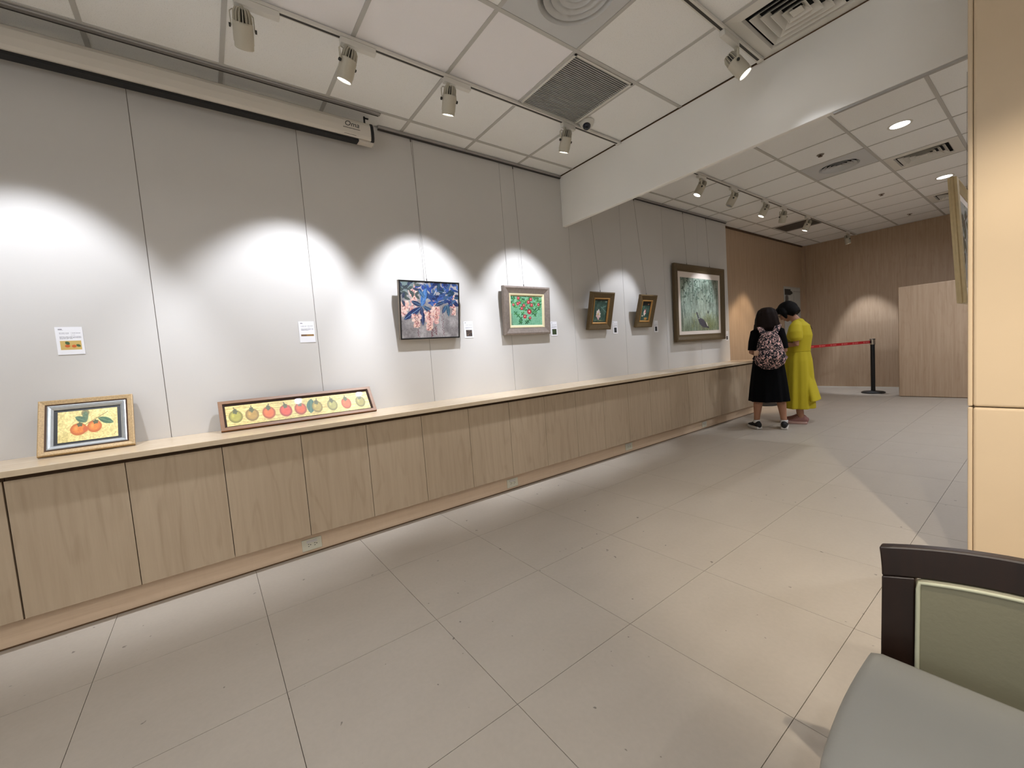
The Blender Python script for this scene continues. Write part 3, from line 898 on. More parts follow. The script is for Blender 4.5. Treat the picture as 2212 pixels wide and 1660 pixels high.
# --- two small lotus paintings (hung, tilted well forward)
def lotus(label, y0, y1, zb, zt, xt, variant):
    t, w, h = hang('framed_painting', label, y0, y1, zb, -3.197, zt, xt)
    MB().frame(w, h, [(0, 0.0), (0, 0.03), (0.066, 0.03), (0.066, 0.012), (0.012, -0.004)]).build('antique_frame', M_ANTIQUE, t)
    MB().frame(w, h, [(0.066, 0.008), (0.066, 0.03), (0.084, 0.03), (0.084, 0.020), (0.075, 0.006)]).build('gilt_liner', M_GILT, t)
    A = Art(90, 100, (w - .18) / (h - .186), (62, 92, 82)); A.noise(8, 8, 40).noise(30, 30, 26)
    if variant == 0:
        A.line(.5, .72, .98, .45, .02, (110, 150, 140)); A.line(.55, .66, .9, .74, .02, (120, 160, 150)); A.ell(.9, .95, .12, .06, (140, 170, 170), soft=.6)
        for a, L, c in ((2.2, .34, (250, 246, 238)), (1.5, .38, (252, 244, 240)), (.9, .30, (240, 214, 214)), (2.8, .26, (244, 232, 226)),
                        (.2, .34, (250, 244, 236)), (3.6, .28, (236, 206, 206)), (5.0, .40, (238, 198, 204)), (5.8, .38, (248, 232, 230)), (4.3, .24, (236, 206, 200))):
            A.leaf(.36, .34, .36 + .62 * L * math.cos(a), .34 + .72 * L * math.sin(a), .07, c, (226, 176, 184) if L > .3 else None)
        A.ell(.36, .36, .07, .06, (226, 206, 120), soft=.5); A.ell(.6, .05, .3, .05, (120, 130, 90), soft=.7)
        for uu in (.15, .25, .55): A.ell(uu, .07, .02, .03, (206, 216, 176), soft=.5)
    else:
        A.rect(0, .80, 1, 1, (26, 30, 26)); A.ell(.78, .9, .12, .05, (190, 140, 96), soft=.6)
        A.line(.2, .6, .35, .8, .02, (110, 130, 90))
        for a, L, c in ((1.2, .32, (246, 232, 222)), (1.7, .34, (236, 206, 198)), (2.2, .26, (250, 240, 228)), (.7, .28, (206, 76, 86)), (.2, .22, (240, 222, 214)), (4.8, .16, (240, 230, 220)), (2.9, .18, (244, 236, 222))):
            A.leaf(.44, .36, .44 + .7 * L * math.cos(a), .36 + .75 * L * math.sin(a), .06, c)
        A.ell(.5, .58, .07, .06, (196, 66, 80), soft=.5); A.ell(.22, .24, .1, .06, (238, 226, 206), soft=.4); A.ell(.66, .08, .24, .1, (206, 150, 80), soft=.5)
    A.noise(45, 50, 24)
    MB().box(-w / 2 + .07, w / 2 - .07, 0.022, 0.026, .07, h - .07).build('black_backing', M_BLACK, t)
    painted('canvas', A, w - 0.180, h - 0.186, 0.0195, M_CANVAS, t, x0=-0.003, z0=0.090)
    add_wires(t, [-0.03], h, math.atan2(xt + 3.197, zt - zb))
lotus('small painting of a white lotus in bloom on dark green, antique gold frame', 3.484, 3.879, 1.385, 1.800, -3.103, 0)
lotus('small painting of a closed pink lotus bud, antique gold frame tilted forward', 4.352, 4.697, 1.398, 1.790, -3.090, 1)

# --- large misty forest with a bird (hung)
t, w, h = hang('framed_painting', 'large tall painting of a dark bird in a misty green forest, brown frame', 5.250, 6.625, 1.176, -3.195, 2.262, -3.178)
MB().frame(w, h, [(0, 0.0), (0, 0.04), (0.10, 0.04), (0.10, 0.014), (0.07, 0.010), (0.03, -0.012), (0.008, -0.012)]).build('walnut_frame', M_WALNUT, t)
MB().box(-w / 2 + .09, w / 2 - .09, 0.018, 0.024, .09, h - .09).build('mat_board', M_MATBOARD, t)
A = Art(190, 170, 1.1, (136, 152, 138)); A.noise(7, 6, 60, (.9, 1, .95)).noise(40, 7, 60, (.9, 1, .95)).noise(80, 16, 44)
A.ell(.15, .45, .22, .3, (176, 200, 186), soft=.9, k=.55); A.ell(.55, .5, .2, .4, (174, 184, 160), soft=.9, k=.5)
A.rect(.92, 0, 1, 1, (90, 104, 96), .4)
for _ in range(70):
    uu = RNG.random(); v1 = .3 + .6 * RNG.random()
    A.line(uu, v1, uu + .01, v1 - .1 - .4 * RNG.random(), .006 + .006 * RNG.random(), random.choice([(84, 100, 90), (206, 220, 206), (96, 114, 100), (190, 206, 190), (70, 86, 78)]), .6)
for _ in range(120):
    uu = RNG.random(); vv = .55 + .45 * RNG.random(); a = RNG.random() * 6.28
    A.leaf(uu, vv, uu + .05 * math.cos(a), vv + .06 * math.sin(a), .014, random.choice([(78, 100, 86), (98, 120, 104), (60, 80, 70)]))
A.ell(.2, .05, .5, .24, (92, 112, 84), soft=.9, k=.6); A.ell(.75, .1, .4, .22, (112, 120, 70), soft=.9, k=.7)
for _ in range(160):
    uu = .25 + .75 * RNG.random(); vv = .3 * RNG.random()
    A.line(uu, vv, uu + (RNG.random() - .5) * .05, vv + .08, .005, random.choice([(150, 156, 96), (84, 96, 60), (126, 134, 84)]), .6)
A.leaf(.42, .24, .66, .06, .075, (56, 60, 76)); A.line(.44, .22, .40, .33, .02, (50, 54, 70)); A.line(.40, .33, .395, .345, .022, (40, 42, 56))
A.leaf(.58, .14, .72, .04, .03, (40, 42, 54)); A.line(.645, .155, .675, .09, .014, (226, 226, 216)); A.ell(.45, .235, .03, .008, (206, 214, 206), soft=.5)
A.line(.52, .1, .52, .04, .008, (60, 54, 50)); A.line(.56, .1, .56, .03, .008, (60, 54, 50))
A.ell(.70, .36, .03, .04, (60, 74, 70), soft=.6); A.noise(95, 85, 26)
painted('canvas', A, w - 0.32, h - 0.33, 0.0165, M_GLAZED, t, z0=0.150)
add_wires(t, [-0.33, 0.30], h, math.atan2(0.017, 1.086))

# --- painting seen edge-on past the padded wall (faces +x, hung free on wires)
t = empty('framed_painting', (-0.381, 4.02, 1.288), 0, 'leafy painting in a pale gold frame, seen edge-on past the padded wall', 'painting')
# faces +x: local -y -> +x ; local x -> +y ; leans back by a hand's breadth at the top
ln = -math.atan2(0.042, 0.82)
t.rotation_euler = (Matrix.Rotation(PI / 2, 4, 'Z') @ Matrix.Rotation(ln, 4, 'X')).to_euler()
w, h = 1.15, 0.82
mbf = MB().frame(w, h, [(0, 0.0), (0, 0.042), (0.06, 0.042), (0.06, 0.012), (0.035, 0.004), (0.02, -0.006)])
o = mbf.build('pale_gold_frame', M_PALEGOLD, t); o.location = (w / 2, 0, 0)
o = MB().frame(w, h, [(0, 0.012), (-0.004, 0.018), (-0.004, 0.026), (0, 0.032)]).build('edge_bead', M_PALEGOLD, t); o.location = (w / 2, 0, 0)
o = MB().box(-w / 2 + .055, w / 2 - .055, 0.018, 0.024, .055, h - .055).build('mat_board', M_MATBOARD, t); o.location = (w / 2, 0, 0)
A = Art(120, 90, 1.3, (206, 208, 200)); A.noise(8, 7, 26)
for _ in range(40):
    uu = .08 + .9 * RNG.random(); vv = .35 + .6 * RNG.random(); a = RNG.random() * 6.28
    A.leaf(uu, vv, uu + .16 * math.cos(a), vv + .16 * math.sin(a), .05, random.choice([(44, 78, 54), (34, 60, 48), (60, 96, 66)]), (90, 120, 90))
A.line(.02, .62, .5, .9, .012, (30, 26, 24)); A.line(.02, .8, .3, .72, .012, (30, 26, 24)); A.line(.03, .66, .05, .5, .02, (34, 20, 26))
o = painted('canvas', A, w - 0.24, h - 0.22, 0.0165, M_GLAZED, t, z0=0.11); o.location = (w / 2, 0, 0)
for x_ in (0.78, 1.02):
    MB().tube([(x_, 0.03, h - 0.02), (x_, 0.03 - 0.05, CZ - 1.29)], [0.0012, 0.0012], 6, round_ends=False).build('hanging_wire', M_WIRE, t)

# --- label sheets on the wall
lab = [(-0.573, 1.346, 0.105, 0.150, 'persimmon', 'white caption sheet above the small persimmon pair'),
       (0.611, 1.365, 0.102, 0.150, 'strip', 'white caption sheet above the long persimmon painting'),
       (1.957, 1.352, 0.096, 0.150, 'dark', 'white caption card right of the blue painting'),
       (3.012, 1.338, 0.092, 0.152, 'green', 'white caption card right of the green camellia painting'),
       (4.017, 1.334, 0.090, 0.152, 'black', 'white caption card right of the open lotus painting'),
       (4.853, 1.333, 0.090, 0.152, 'black', 'white caption card right of the lotus bud painting'),
       (6.782, 1.150, 0.092, 0.150, 'black', 'white caption card right of the large bird painting')]
for yc, zb, w, h, kind, lb in lab:
    t = empty('caption_card', (WX, yc, zb), PI / 2, lb, 'label', 'caption cards on the wall')
    A = Art(84, 120, w / h, (238, 238, 242))
    A.rect(.12, .90, .26, .925, (90, 90, 100)); A.rect(.12, .875, .30, .885, (150, 150, 158)); A.rect(.10, .835, .92, .84, (150, 150, 160))
    def words(v, u0, u1, hh, c):
        u_ = u0
        while u_ < u1:
            L = .015 + .05 * RNG.random()
            A.rect(u_, v, min(u_ + L, u1), v + hh, c); u_ += L + .015
    words(.765, .14, .5, .018, (96, 96, 106)); words(.765, .56, .92, .018, (96, 96, 106)); words(.735, .14, .48, .012, (140, 140, 150)); words(.70, .56, .72, .012, (130, 130, 140))
    for k in range(3): words(.635 - .035 * k, .14, .92 if k < 2 else .6, .016, (110, 110, 120))
    if kind == 'persimmon':
        A.rect(.13, .17, .90, .50, (206, 176, 104))
        A.ell(.38, .31, .11, .06, (204, 96, 44), soft=.3); A.ell(.62, .30, .10, .06, (204, 96, 44), soft=.3); A.leaf(.32, .47, .46, .36, .06, (70, 96, 60)); A.leaf(.7, .36, .86, .28, .05, (70, 96, 60))
    elif kind == 'strip':
        A.rect(.10, .30, .92, .385, (150, 112, 56)); A.rect(.10, .30, .45, .385, (110, 80, 50))
        for k in range(5): A.ell(.5 + .09 * k, .34, .02, .016, (70, 46, 36), soft=.4)
    else:
        c = {'dark': (62, 52, 48), 'green': (46, 62, 34), 'black': (28, 28, 30)}[kind]
        uw = (.2, .86) if kind != 'black' else (.26, .76)
        A.rect(uw[0], .10, uw[1], .48, c)
        for _ in range(26):
            A.ell(uw[0] + .05 + (uw[1] - uw[0] - .1) * RNG.random(), .13 + .32 * RNG.random(), .03, .02,
                  random.choice([(190, 150, 110), (110, 100, 90), (30, 30, 30)]) if kind == 'dark' else ((90, 100, 60) if kind == 'green' else (70, 74, 72)), soft=.6)
    painted('sheet', A, w, h, -0.0025, M_PAPER, t, thick=0.0023)

# ================================================================== PROJECTION SCREEN
t = empty('projection_screen', (-3.145, -2.9, 2.808), 0, 'rolled-up projection screen in a long white case below the ceiling', 'screen')
L = 1.165 + 2.9
prof = [(-0.045, 0.03), (0.038, 0.03), (0.046, 0.05), (0.048, 0.09), (0.043, 0.13), (0.028, 0.155), (-0.045, 0.16)]
MB().prism(prof, 0, L, 'xz').build('case', M_SCREENCASE, t, bevel=0.003)
MB().box(-0.03, 0.026, 0.02, L - 0.09, 0.013, 0.03).build('roller_slot', M_BLACK, t)
capp = [(a * 1.06, 0.095 + (b - 0.095) * 1.06) for a, b in prof]
MB().prism(capp, L, L + 0.022, 'xz').build('end_cap', M_BLACK, t, bevel=0.003)
MB().box(-0.03, 0.024, L - 0.088, L + 0.02, 0.014, 0.0285).build('bottom_bracket', M_SCREENCASE, t, bevel=0.002)
MB().box(-0.008, 0.002, L - 0.03, L - 0.02, 0.158, 0.218).box(-0.008, 0.002, L - 0.03, L + 0.006, 0.205, 0.212).build('hanging_bracket', M_BLACK, t)
MB().tube([(0.0, L + 0.018, 0.03), (0.01, L + 0.03, -0.002), (0.0, L + 0.034, -0.02)], [0.0015] * 3, 6).build('pull_cord', M_SHOEWHITE, t)
# printed name
fc = bpy.data.curves.new('lettering', 'FONT'); fc.body = 'Oma'; fc.size = 0.052; fc.shear = 0.25; fc.extrude = 0.0004
fo = bpy.data.objects.new('lettering', fc); COL.objects.link(fo)
dg = bpy.context.evaluated_depsgraph_get()
fme = bpy.data.meshes.new_from_object(fo.evaluated_get(dg)); bpy.data.objects.remove(fo)
fme.name = 'lettering'; fme.materials.clear(); fme.materials.append(M_BLACK)
lo = link('lettering', fme, t)
lo.rotation_euler = (Matrix.Rotation(PI / 2, 4, 'Z') @ Matrix.Rotation(PI / 2 - 0.12, 4, 'X')).to_euler()
lo.location = (0.0478, L - 0.19, 0.095)
mb = MB(); yy = L - 0.20
while yy < L - 0.085:
    d = 0.004 + 0.006 * random.random(); mb.box(0.0475, 0.0482, yy, yy + d, 0.078, 0.083); yy += d + 0.002
tag(mb.build('small_print', M_ALU_DARK, t), kind='stuff')
mb = MB(); yy = L - 0.195
while yy < L - 0.115:
    d = 0.003 + 0.007 * random.random(); mb.box(0.0405, 0.0425, yy, yy + d, 0.0385, 0.0425); yy += d + 0.002
tag(mb.build('small_print', M_ALU_DARK, t), kind='stuff')

t = empty('curtain_channel', (-3.068, -2.9, CZ - 0.013), 0, 'grey aluminium channel on the ceiling in front of the screen case', 'ceiling track')
MB().box(-0.016, 0.016, 0, 1.235 + 2.9, 0.0, 0.0115).build('channel', M_ALU, t, bevel=0.002)
MB().box(-0.0168, -0.012, 0, 1.225 + 2.9, -0.003, 0.002).build('groove', M_ALU_DARK, t)

# ================================================================== LAMPS
def spot_light(parent, loc, direction, watts, color, size_deg, blend, radius=0.025):
    ld = bpy.data.lights.new('lamp_light', 'SPOT')
    ld.energy = watts; ld.color = color; ld.spot_size = math.radians(size_deg); ld.spot_blend = blend
    ld.shadow_soft_size = radius
    lo_ = bpy.data.objects.new('lamp_light', ld); COL.objects.link(lo_)
    lo_.location = loc
    lo_.rotation_euler = Vector(direction).to_track_quat('-Z', 'Y').to_euler()
    if parent is not None: lo_.parent = parent
    return lo_

def track(x, y0, y1, label):
    t = empty('lighting_track', (x, 0, CZ), 0, label, 'light track')
    MB().box(-0.018, 0.018, y0, y1, -0.019, -0.0012).build('rail_body', M_WHITEMETAL, t, bevel=0.0015)
    MB().box(-0.009, 0.006, y0 + 0.01, y1 - 0.01, -0.0196, -0.0188).build('slot', M_ALU_DARK, t)
    MB().box(-0.02, 0.02, y1 - 0.03, y1 + 0.004, -0.021, -0.001).build('end_cap', M_WHITEMETAL, t, bevel=0.002)
    return t

def spot_head(x, y, aim, label, on=True, watts=60, color=NEUTRAL, size=60, blend=0.6, box=(-0.01, 0.19), drop=0.075, s=1.0, yaw_yoke=None):
    """track head: adapter box, stem, yoke, finned heat sink, barrel, front ring, lens"""
    t = empty('track_spotlight', (x, y, CZ - 0.02), 0, label, 'spotlight', 'track spotlights')
    MB().box(-0.017, 0.017, box[0], box[1], -0.034, 0.0).build('adapter_box', M_WHITEMETAL, t, bevel=0.003)
    MB().lathe([(0, -0.058), (0.011, -0.058), (0.011, -0.034), (0, -0.034)], 14, (0, 0.02, 0)).build('stem', M_LAMPBODY, t, smooth=True, angle=40)
    d = Vector(aim).normalized()
    piv = Vector((0, 0.02, -0.034 - drop - 0.03))
    # head frame: local -z is the beam
    q = d.to_track_quat('-Z', 'Y')
    # yoke turns about z only
    yaw = math.atan2(d.y, d.x)
    side = Vector((-math.sin(yaw), math.cos(yaw), 0))
    ys_ = 0.050 * s
    top = Vector((0, 0.02, -0.060))
    mb = MB()
    pts = [piv + side * ys_, Vector((top.x, top.y, top.z - 0.012)) + side * ys_, top + side * ys_ * 0.8, top - side * ys_ * 0.8,
           Vector((top.x, top.y, top.z - 0.012)) - side * ys_, piv - side * ys_]
    mb.tube(pts, [(0.0075, 0.0025)] * 6, 8, ref=d.cross(side))
    mb.build('yoke', M_LAMPBODY, t)
    for sg in (1, -1):
        o = MB().lathe([(0, 0), (0.009, 0), (0.009, 0.008), (0, 0.008)], 14).build('pivot_knob', M_LAMPDARK, t, smooth=True, angle=40)
        o.location = piv + side * sg * (ys_ + 0.001)
        o.rotation_euler = (side * sg).to_track_quat('Z', 'Y').to_euler()
    head = MB().lathe([(0, 0.028), (0.040 * s, 0.028), (0.0445 * s, 0.022), (0.0445 * s, -0.058), (0.0425 * s, -0.062), (0.0425 * s, -0.080), (0.038 * s, -0.084), (0.034 * s, -0.078), (0, -0.078)], 32)
    hb = head.build('barrel', M_LAMPBODY, t, smooth=True, angle=35)
    hb.location = piv; hb.rotation_euler = q.to_euler()
    MB().lathe([(0, 0.028), (0.026 * s, 0.028), (0.022 * s, 0.075), (0, 0.078)], 20).build('heat_sink_core', M_LAMPDARK, hb, smooth=True, angle=40)
    fin = MB().prism([(0.020 * s, 0.027), (0.043 * s, 0.027), (0.040 * s, 0.062), (0.030 * s, 0.080), (0.012 * s, 0.082)], -0.0016, 0.0016, 'xz')
    fme_ = fin.mesh('heat_fin'); fme_.materials.append(M_LAMPBODY)
    for k in range(16):
        fo_ = link('heat_fin', fme_, hb); fo_.rotation_euler = (0, 0, 2 * PI * k / 16)
    MB().lathe([(0, -0.0795), (0.0335 * s, -0.0795), (0.0335 * s, -0.0785), (0, -0.0785)], 28).build('lens', M_LENS if on else M_LENSOFF, hb, smooth=True, angle=40)
    if on:
        spot_light(t, piv + d * 0.088, d, watts, color, size, blend)
    return t

track(-2.446, -2.9, BEAMY - 0.005, 'white lighting track along the wall in the near room')
track(-1.242, -2.4, BEAMY - 0.03, 'white lighting track running to the beam beside the square vent')
track(-2.446, BEAMY + 0.06, FARY - 0.1, 'white lighting track beyond the beam in the far room')

E68 = math.radians(67)
def wall_aim(dy=0.0, e=65):
    a = math.radians(e)
    return (-math.cos(a), dy, -math.sin(a))
G = GAIN
spot_head(-2.446, -0.72, wall_aim(0.03), 'track spotlight out of view at the left', watts=G['near_wall'] * 0.72)
spot_head(-2.446, 0.30, wall_aim(0.05, 46), 'unlit track spotlight nearest the camera, turned fully to the wall', on=False)
spot_head(-2.446, 0.80, wall_aim(-0.22, 66), 'lit track spotlight above the screen lettering, tilted back', watts=G['near_wall'])
spot_head(-2.446, 1.45, wall_aim(0.04), 'third track spotlight along the near track', watts=G['near_wall'])
spot_head(-2.446, 2.52, wall_aim(0.04, 66), 'track spotlight beside the dome camera', watts=G['near_wall'], box=(-0.01, 0.13))
spot_head(-1.242, 2.84, (0.52, 0.34, -0.95), 'track spotlight tilted toward the beam near the square vent', watts=G['beam_spot'], color=COOL, size=66, blend=1.0, box=(-0.16, 0.03))
far_aims = [(4.62, (-0.36, -0.34, -0.86), True, 'track spotlight nearest the beam in the far room', 'far_wall', 1.0),
            (5.37, (-0.40, -0.30, -0.86), False, 'unlit track spotlight, second from the beam in the far room', 'far_wall', 0),
            (6.27, (-0.42, -0.25, -0.86), True, 'far-room track spotlight, third from the beam', 'far_wall', 1.0),
            (6.90, (-0.30, 0.20, -0.92), True, 'far-room track spotlight, fourth from the beam', 'far_wood', 0.6),
            (7.84, (-0.38, -0.12, -0.90), True, 'far-room track spotlight below the dark ceiling grille', 'far_wood', 1.0),
            (9.88, (0.10, 0.16, -0.95), True, 'far-room track spotlight nearest the far wall', 'far_end', 1.0)]
for yv, am, on, lb, gk, gf in far_aims:
    spot_head(-2.446, yv, am, lb, on=on, watts=G[gk] * gf, size=50, blend=0.5, color=AMBER if gk == 'far_wood' else NEUTRAL, box=(-0.03, 0.13))

def downlight(x, y, label, watts, color=NEUTRAL, r=0.075):
    t = empty('downlight', (x, y, CZ + 0.004), 0, label, 'downlight', 'recessed downlights')
    MB().lathe([(r - 0.004, -0.002), (r + 0.012, -0.0035), (r + 0.014, 0.0), (r - 0.004, 0.0)], 32).build('trim_ring', M_WHITEMETAL, t, smooth=True, angle=40)
    MB().lathe([(0, -0.003), (r - 0.004, -0.002), (r - 0.004, 0.0), (0, 0.0)], 32).build('diffuser', M_DOWN, t, smooth=True, angle=40)
    ld = bpy.data.lights.new('lamp_light', 'AREA'); ld.shape = 'DISK'; ld.size = 2 * r; ld.energy = watts; ld.color = color
    ld.spread = math.radians(150)
    lo_ = bpy.data.objects.new('lamp_light', ld); COL.objects.link(lo_); lo_.parent = t; lo_.location = (0, 0, -0.006)
    return t
downlight(-0.93, 5.41, 'round glowing downlight in the far ceiling, just past the beam', G['far_down'])
downlight(-0.93, 7.84, 'round glowing downlight above the edge-on leafy painting', G['far_down'])
downlight(1.2, 5.41, 'downlight behind the padded wall', G['far_hidden_down'])
downlight(1.2, 7.84, 'downlight further behind the padded wall', G['far_hidden_down'])
for i, (x, y) in enumerate(((0.86, -0.65), (0.86, -2.1), (2.4, 0.8), (2.4, -1.4), (-0.94, -0.05))):  # unseen downlights, added for the near room's ambient light
    downlight(x, y, ['unseen downlight over the right of the camera', 'unseen downlight behind the camera', 'unseen downlight by the right wall', 'unseen downlight at the back right', 'unseen downlight left of the camera'][i], G['near_fill_down'], SOFT)
# heads on the right-hand track, out of view, lighting the padded wall and the floor
track(0.564, -2.4, 2.4, 'lighting track on the right, out of view')
spot_head(0.564, 1.05, (-0.75, 1.55, -2.70), 'warm spotlight out of view aimed at the padded wall', watts=G['pad_spot'], color=WARM, size=64, blend=0.55)
spot_head(0.564, -0.60, (-1.20, 3.62, -2.85), 'warm spotlight out of view aimed past the padded wall', watts=G['floor_spot'], color=WARM, size=30, blend=0.9)
track(0.564, BEAMY + 0.3, FARY - 0.3, 'lighting track of the far room hidden by the padded wall')
spot_head(0.564, 6.6, (-0.50, 0.80, -0.34), 'hidden far-room spotlight aimed at the far wall', watts=G['far_right_spot'], color=NEUTRAL, size=40, blend=0.8)

# ================================================================== CEILING FITTINGS
def return_grille(c, label, dark=False):
    t = empty('return_air_grille', (c[0], c[1], CZ), 0, label, 'air grille')
    h = 0.2885
    mb = MB()
    mb.box(-h, h, -h, -h + 0.016, -0.006, 0.012).box(-h, h, h - 0.016, h, -0.006, 0.012).box(-h, -h + 0.012, -h, h, -0.006, 0.012).box(h - 0.012, h, -h, h, -0.006, 0.012)
    mb.build('grille_frame', M_WHITEMETAL, t)
    MB().box(-h, h, -h, h, 0.022, 0.026).build('duct_opening', M_VOID, t)
    n = 36
    sl = MB().box(-0.0026, 0.0026, -h + 0.016, h - 0.016, -0.004, 0.001).mesh('slat')
    sl.materials.append(M_GRILLE if not dark else mat('grille_dim', (112, 104, 96), 0.6))
    for k in range(n):
        o = link('slat', sl, t); o.location = (-h + 0.02 + (2 * h - 0.04) * k / (n - 1), 0, 0.002)
return_grille(GRILLE_C, 'square black slatted return-air grille beside the near track')
return_grille(FGR_C, 'dark slatted return-air grille in the far ceiling', True)

def round_diffuser(c, label, R=0.2):
    t = empty('round_diffuser', (c[0], c[1], CZ), 0, label, 'air diffuser')
    h = 0.2885
    n = 48
    vs = []; fs = []
    # square plate with a round opening
    mb = MB()
    ring = [(R * math.cos(2 * PI * k / n), R * math.sin(2 * PI * k / n)) for k in range(n)]
    sq = []
    for k in range(n):
        a = 2 * PI * k / n; ca, sa = math.cos(a), math.sin(a); q_ = h / max(abs(ca), abs(sa)); sq.append((q_ * ca, q_ * sa))
    for k in range(n):
        k2 = (k + 1) % n
        fs.append((k, k2, n + k2, n + k))
    vs = [(a, b, 0.0) for a, b in ring] + [(a, b, 0.002) for a, b in sq]
    mb.add(vs, fs)
    mb.lathe([(R, 0.0), (R - 0.005, -0.006), (R - 0.03, 0.022), (R - 0.034, 0.03)], n)
    mb.build('plate', M_DIFFUSER, t, smooth=True, angle=30)
    MB().box(-h, h, -h, h, 0.03, 0.034).build('duct_opening', M_VOID, t)
    for i in range(4):
        r = R * (0.80 - 0.19 * i)
        MB().lathe([(r + 0.006, -0.004), (r + 0.007, -0.003), (r - 0.040, 0.026), (r - 0.042, 0.024)], 40).build('cone_ring', M_DIFFUSER, t, smooth=True, angle=40)
    MB().lathe([(0, -0.002), (R * 0.12, -0.003), (R * 0.14, 0.003), (0, 0.006)], 24).build('centre_cap', M_DIFFUSER, t, smooth=True, angle=40)
round_diffuser(RD_C, 'round concentric ceiling diffuser at the top of the picture', 0.215)
round_diffuser(FRD_C, 'round concentric ceiling diffuser in the far room', 0.19)

def square_diffuser(c, label):
    t = empty('square_diffuser', (c[0], c[1], CZ), 0, label, 'air diffuser')
    h = 0.2885
    def sqring(h0, z0, h1, z1, name):
        mb = MB()
        vs = []; fs = []
        for hh, z in ((h0, z0), (h1, z1), (h1 - 0.003, z1), (h0 - 0.003, z0 + 0.0004)):
            vs += [(-hh, -hh, z), (hh, -hh, z), (hh, hh, z), (-hh, hh, z)]
        for i in range(4):
            j = (i + 1) % 4
            for k in range(4):
                k2 = (k + 1) % 4
                fs.append((i * 4 + k, i * 4 + k2, j * 4 + k2, j * 4 + k))
        mb.add(vs, fs); mb.build(name, M_WHITEMETAL, t)
    mb = MB()
    for a in range(4):
        pass
    vs = []; fs = []
    for hh, z in ((h, 0.002), (0.215, -0.004), (0.205, 0.012), (h, 0.006)):
        vs += [(-hh, -hh, z), (hh, -hh, z), (hh, hh, z), (-hh, hh, z)]
    for i in range(4):
        j = (i + 1) % 4
        for k in range(4):
            k2 = (k + 1) % 4
            fs.append((i * 4 + k, i * 4 + k2, j * 4 + k2, j * 4 + k))
    mb.add(vs, fs).build('plate', M_WHITEMETAL, t)
    MB().box(-h, h, -h, h, 0.032, 0.036).build('duct_opening', M_VOID, t)
    for i in range(4):
        a = 0.186 - 0.042 * i
        sqring(a, -0.006, a - 0.034, 0.028, 'vane_ring')
    MB().box(-0.03, 0.03, -0.03, 0.03, -0.004, 0.0).build('centre_plate', M_WHITEMETAL, t, bevel=0.002)
square_diffuser(SQ_C, 'square four-way ceiling diffuser next to the beam')
square_diffuser(FSQ_C, 'square four-way ceiling diffuser between the two far downlights')
square_diffuser(FSQ2_C, 'square ceiling diffuser deepest in the far room')

t = empty('dome_camera', (-2.362, 2.715, CZ - 0.001), 0, 'white dome security camera at the corner of the black grille', 'camera')
MB().lathe([(0, 0), (0.058, 0), (0.058, -0.012), (0.052, -0.03), (0.04, -0.042), (0, -0.044)], 32).build('base', M_WHITEMETAL, t, smooth=True, angle=50)
MB().ball((0.012, -0.018, -0.042), 0.033).build('eyeball', mat('camera_ball', (34, 38, 52), 0.2), t, smooth=True)
MB().lathe([(0, 0), (0.012, 0), (0.012, 0.006), (0, 0.006)], 16, (0.024, -0.036, -0.070)).build('lens', M_BLACK, t, smooth=True, angle=40)

for i, (x, y) in enumerate(((-1.555, 5.43), (-1.545, 7.84), (-1.56, 9.71))):
    t = empty('sprinkler', (x, y, CZ + 0.003), 0, ['small dark sprinkler head nearest the beam, before the round far diffuser', 'small dark sprinkler head in the middle of the far ceiling', 'small dark sprinkler head closest to the far wall'][i], 'sprinkler', 'sprinkler heads')
    MB().lathe([(0, -0.004), (0.032, -0.004), (0.034, 0), (0, 0)], 24).build('escutcheon', M_TAUPE, t, smooth=True, angle=40)
    MB().lathe([(0, -0.02), (0.02, -0.02), (0.02, -0.017), (0.006, -0.014), (0.006, -0.004), (0, -0.004)], 20).build('deflector', M_BROWNLIP, t, smooth=True, angle=40)

# ================================================================== FAR ROOM THINGS
t = empty('partition_panel', (-1.634, 9.24, 0), 0, 'low pale wooden partition standing before the far wall', 'partition')
MB().box(0.0, 2.6, 0.0, 0.06, 0.004, 1.81).build('panel', M_WOODWALL, t, bevel=0.012, seg=3)
MB().box(0.02, 2.58, 0.012, 0.05, 0.0, 0.004).build('foot_strip', M_CARCASS, t)

t = empty('wall_poster', (WOODX, 9.88, 0.95), PI / 2, 'white two-panel poster with a dark ink shape, behind the women', 'poster')
A = Art(80, 110, 0.72, (176, 176, 172))
A.rect(0.02, .02, .98, .98, (186, 188, 184)); A.rect(.56, 0, .575, .93, (128, 128, 126)); A.rect(.56, .92, 1, .935, (140, 140, 138))
A.rect(.04, .86, .40, .96, (42, 40, 40)); A.ell(.42, .90, .10, .03, (36, 34, 34)); A.ell(.16, .80, .13, .08, (84, 80, 78), soft=.5); A.ell(.10, .74, .06, .04, (50, 48, 46), soft=.5)
A.noise(30, 40, 10)
painted('sheet', A, 0.86, 1.2, -0.006, M_PAPER, t, thick=0.005)

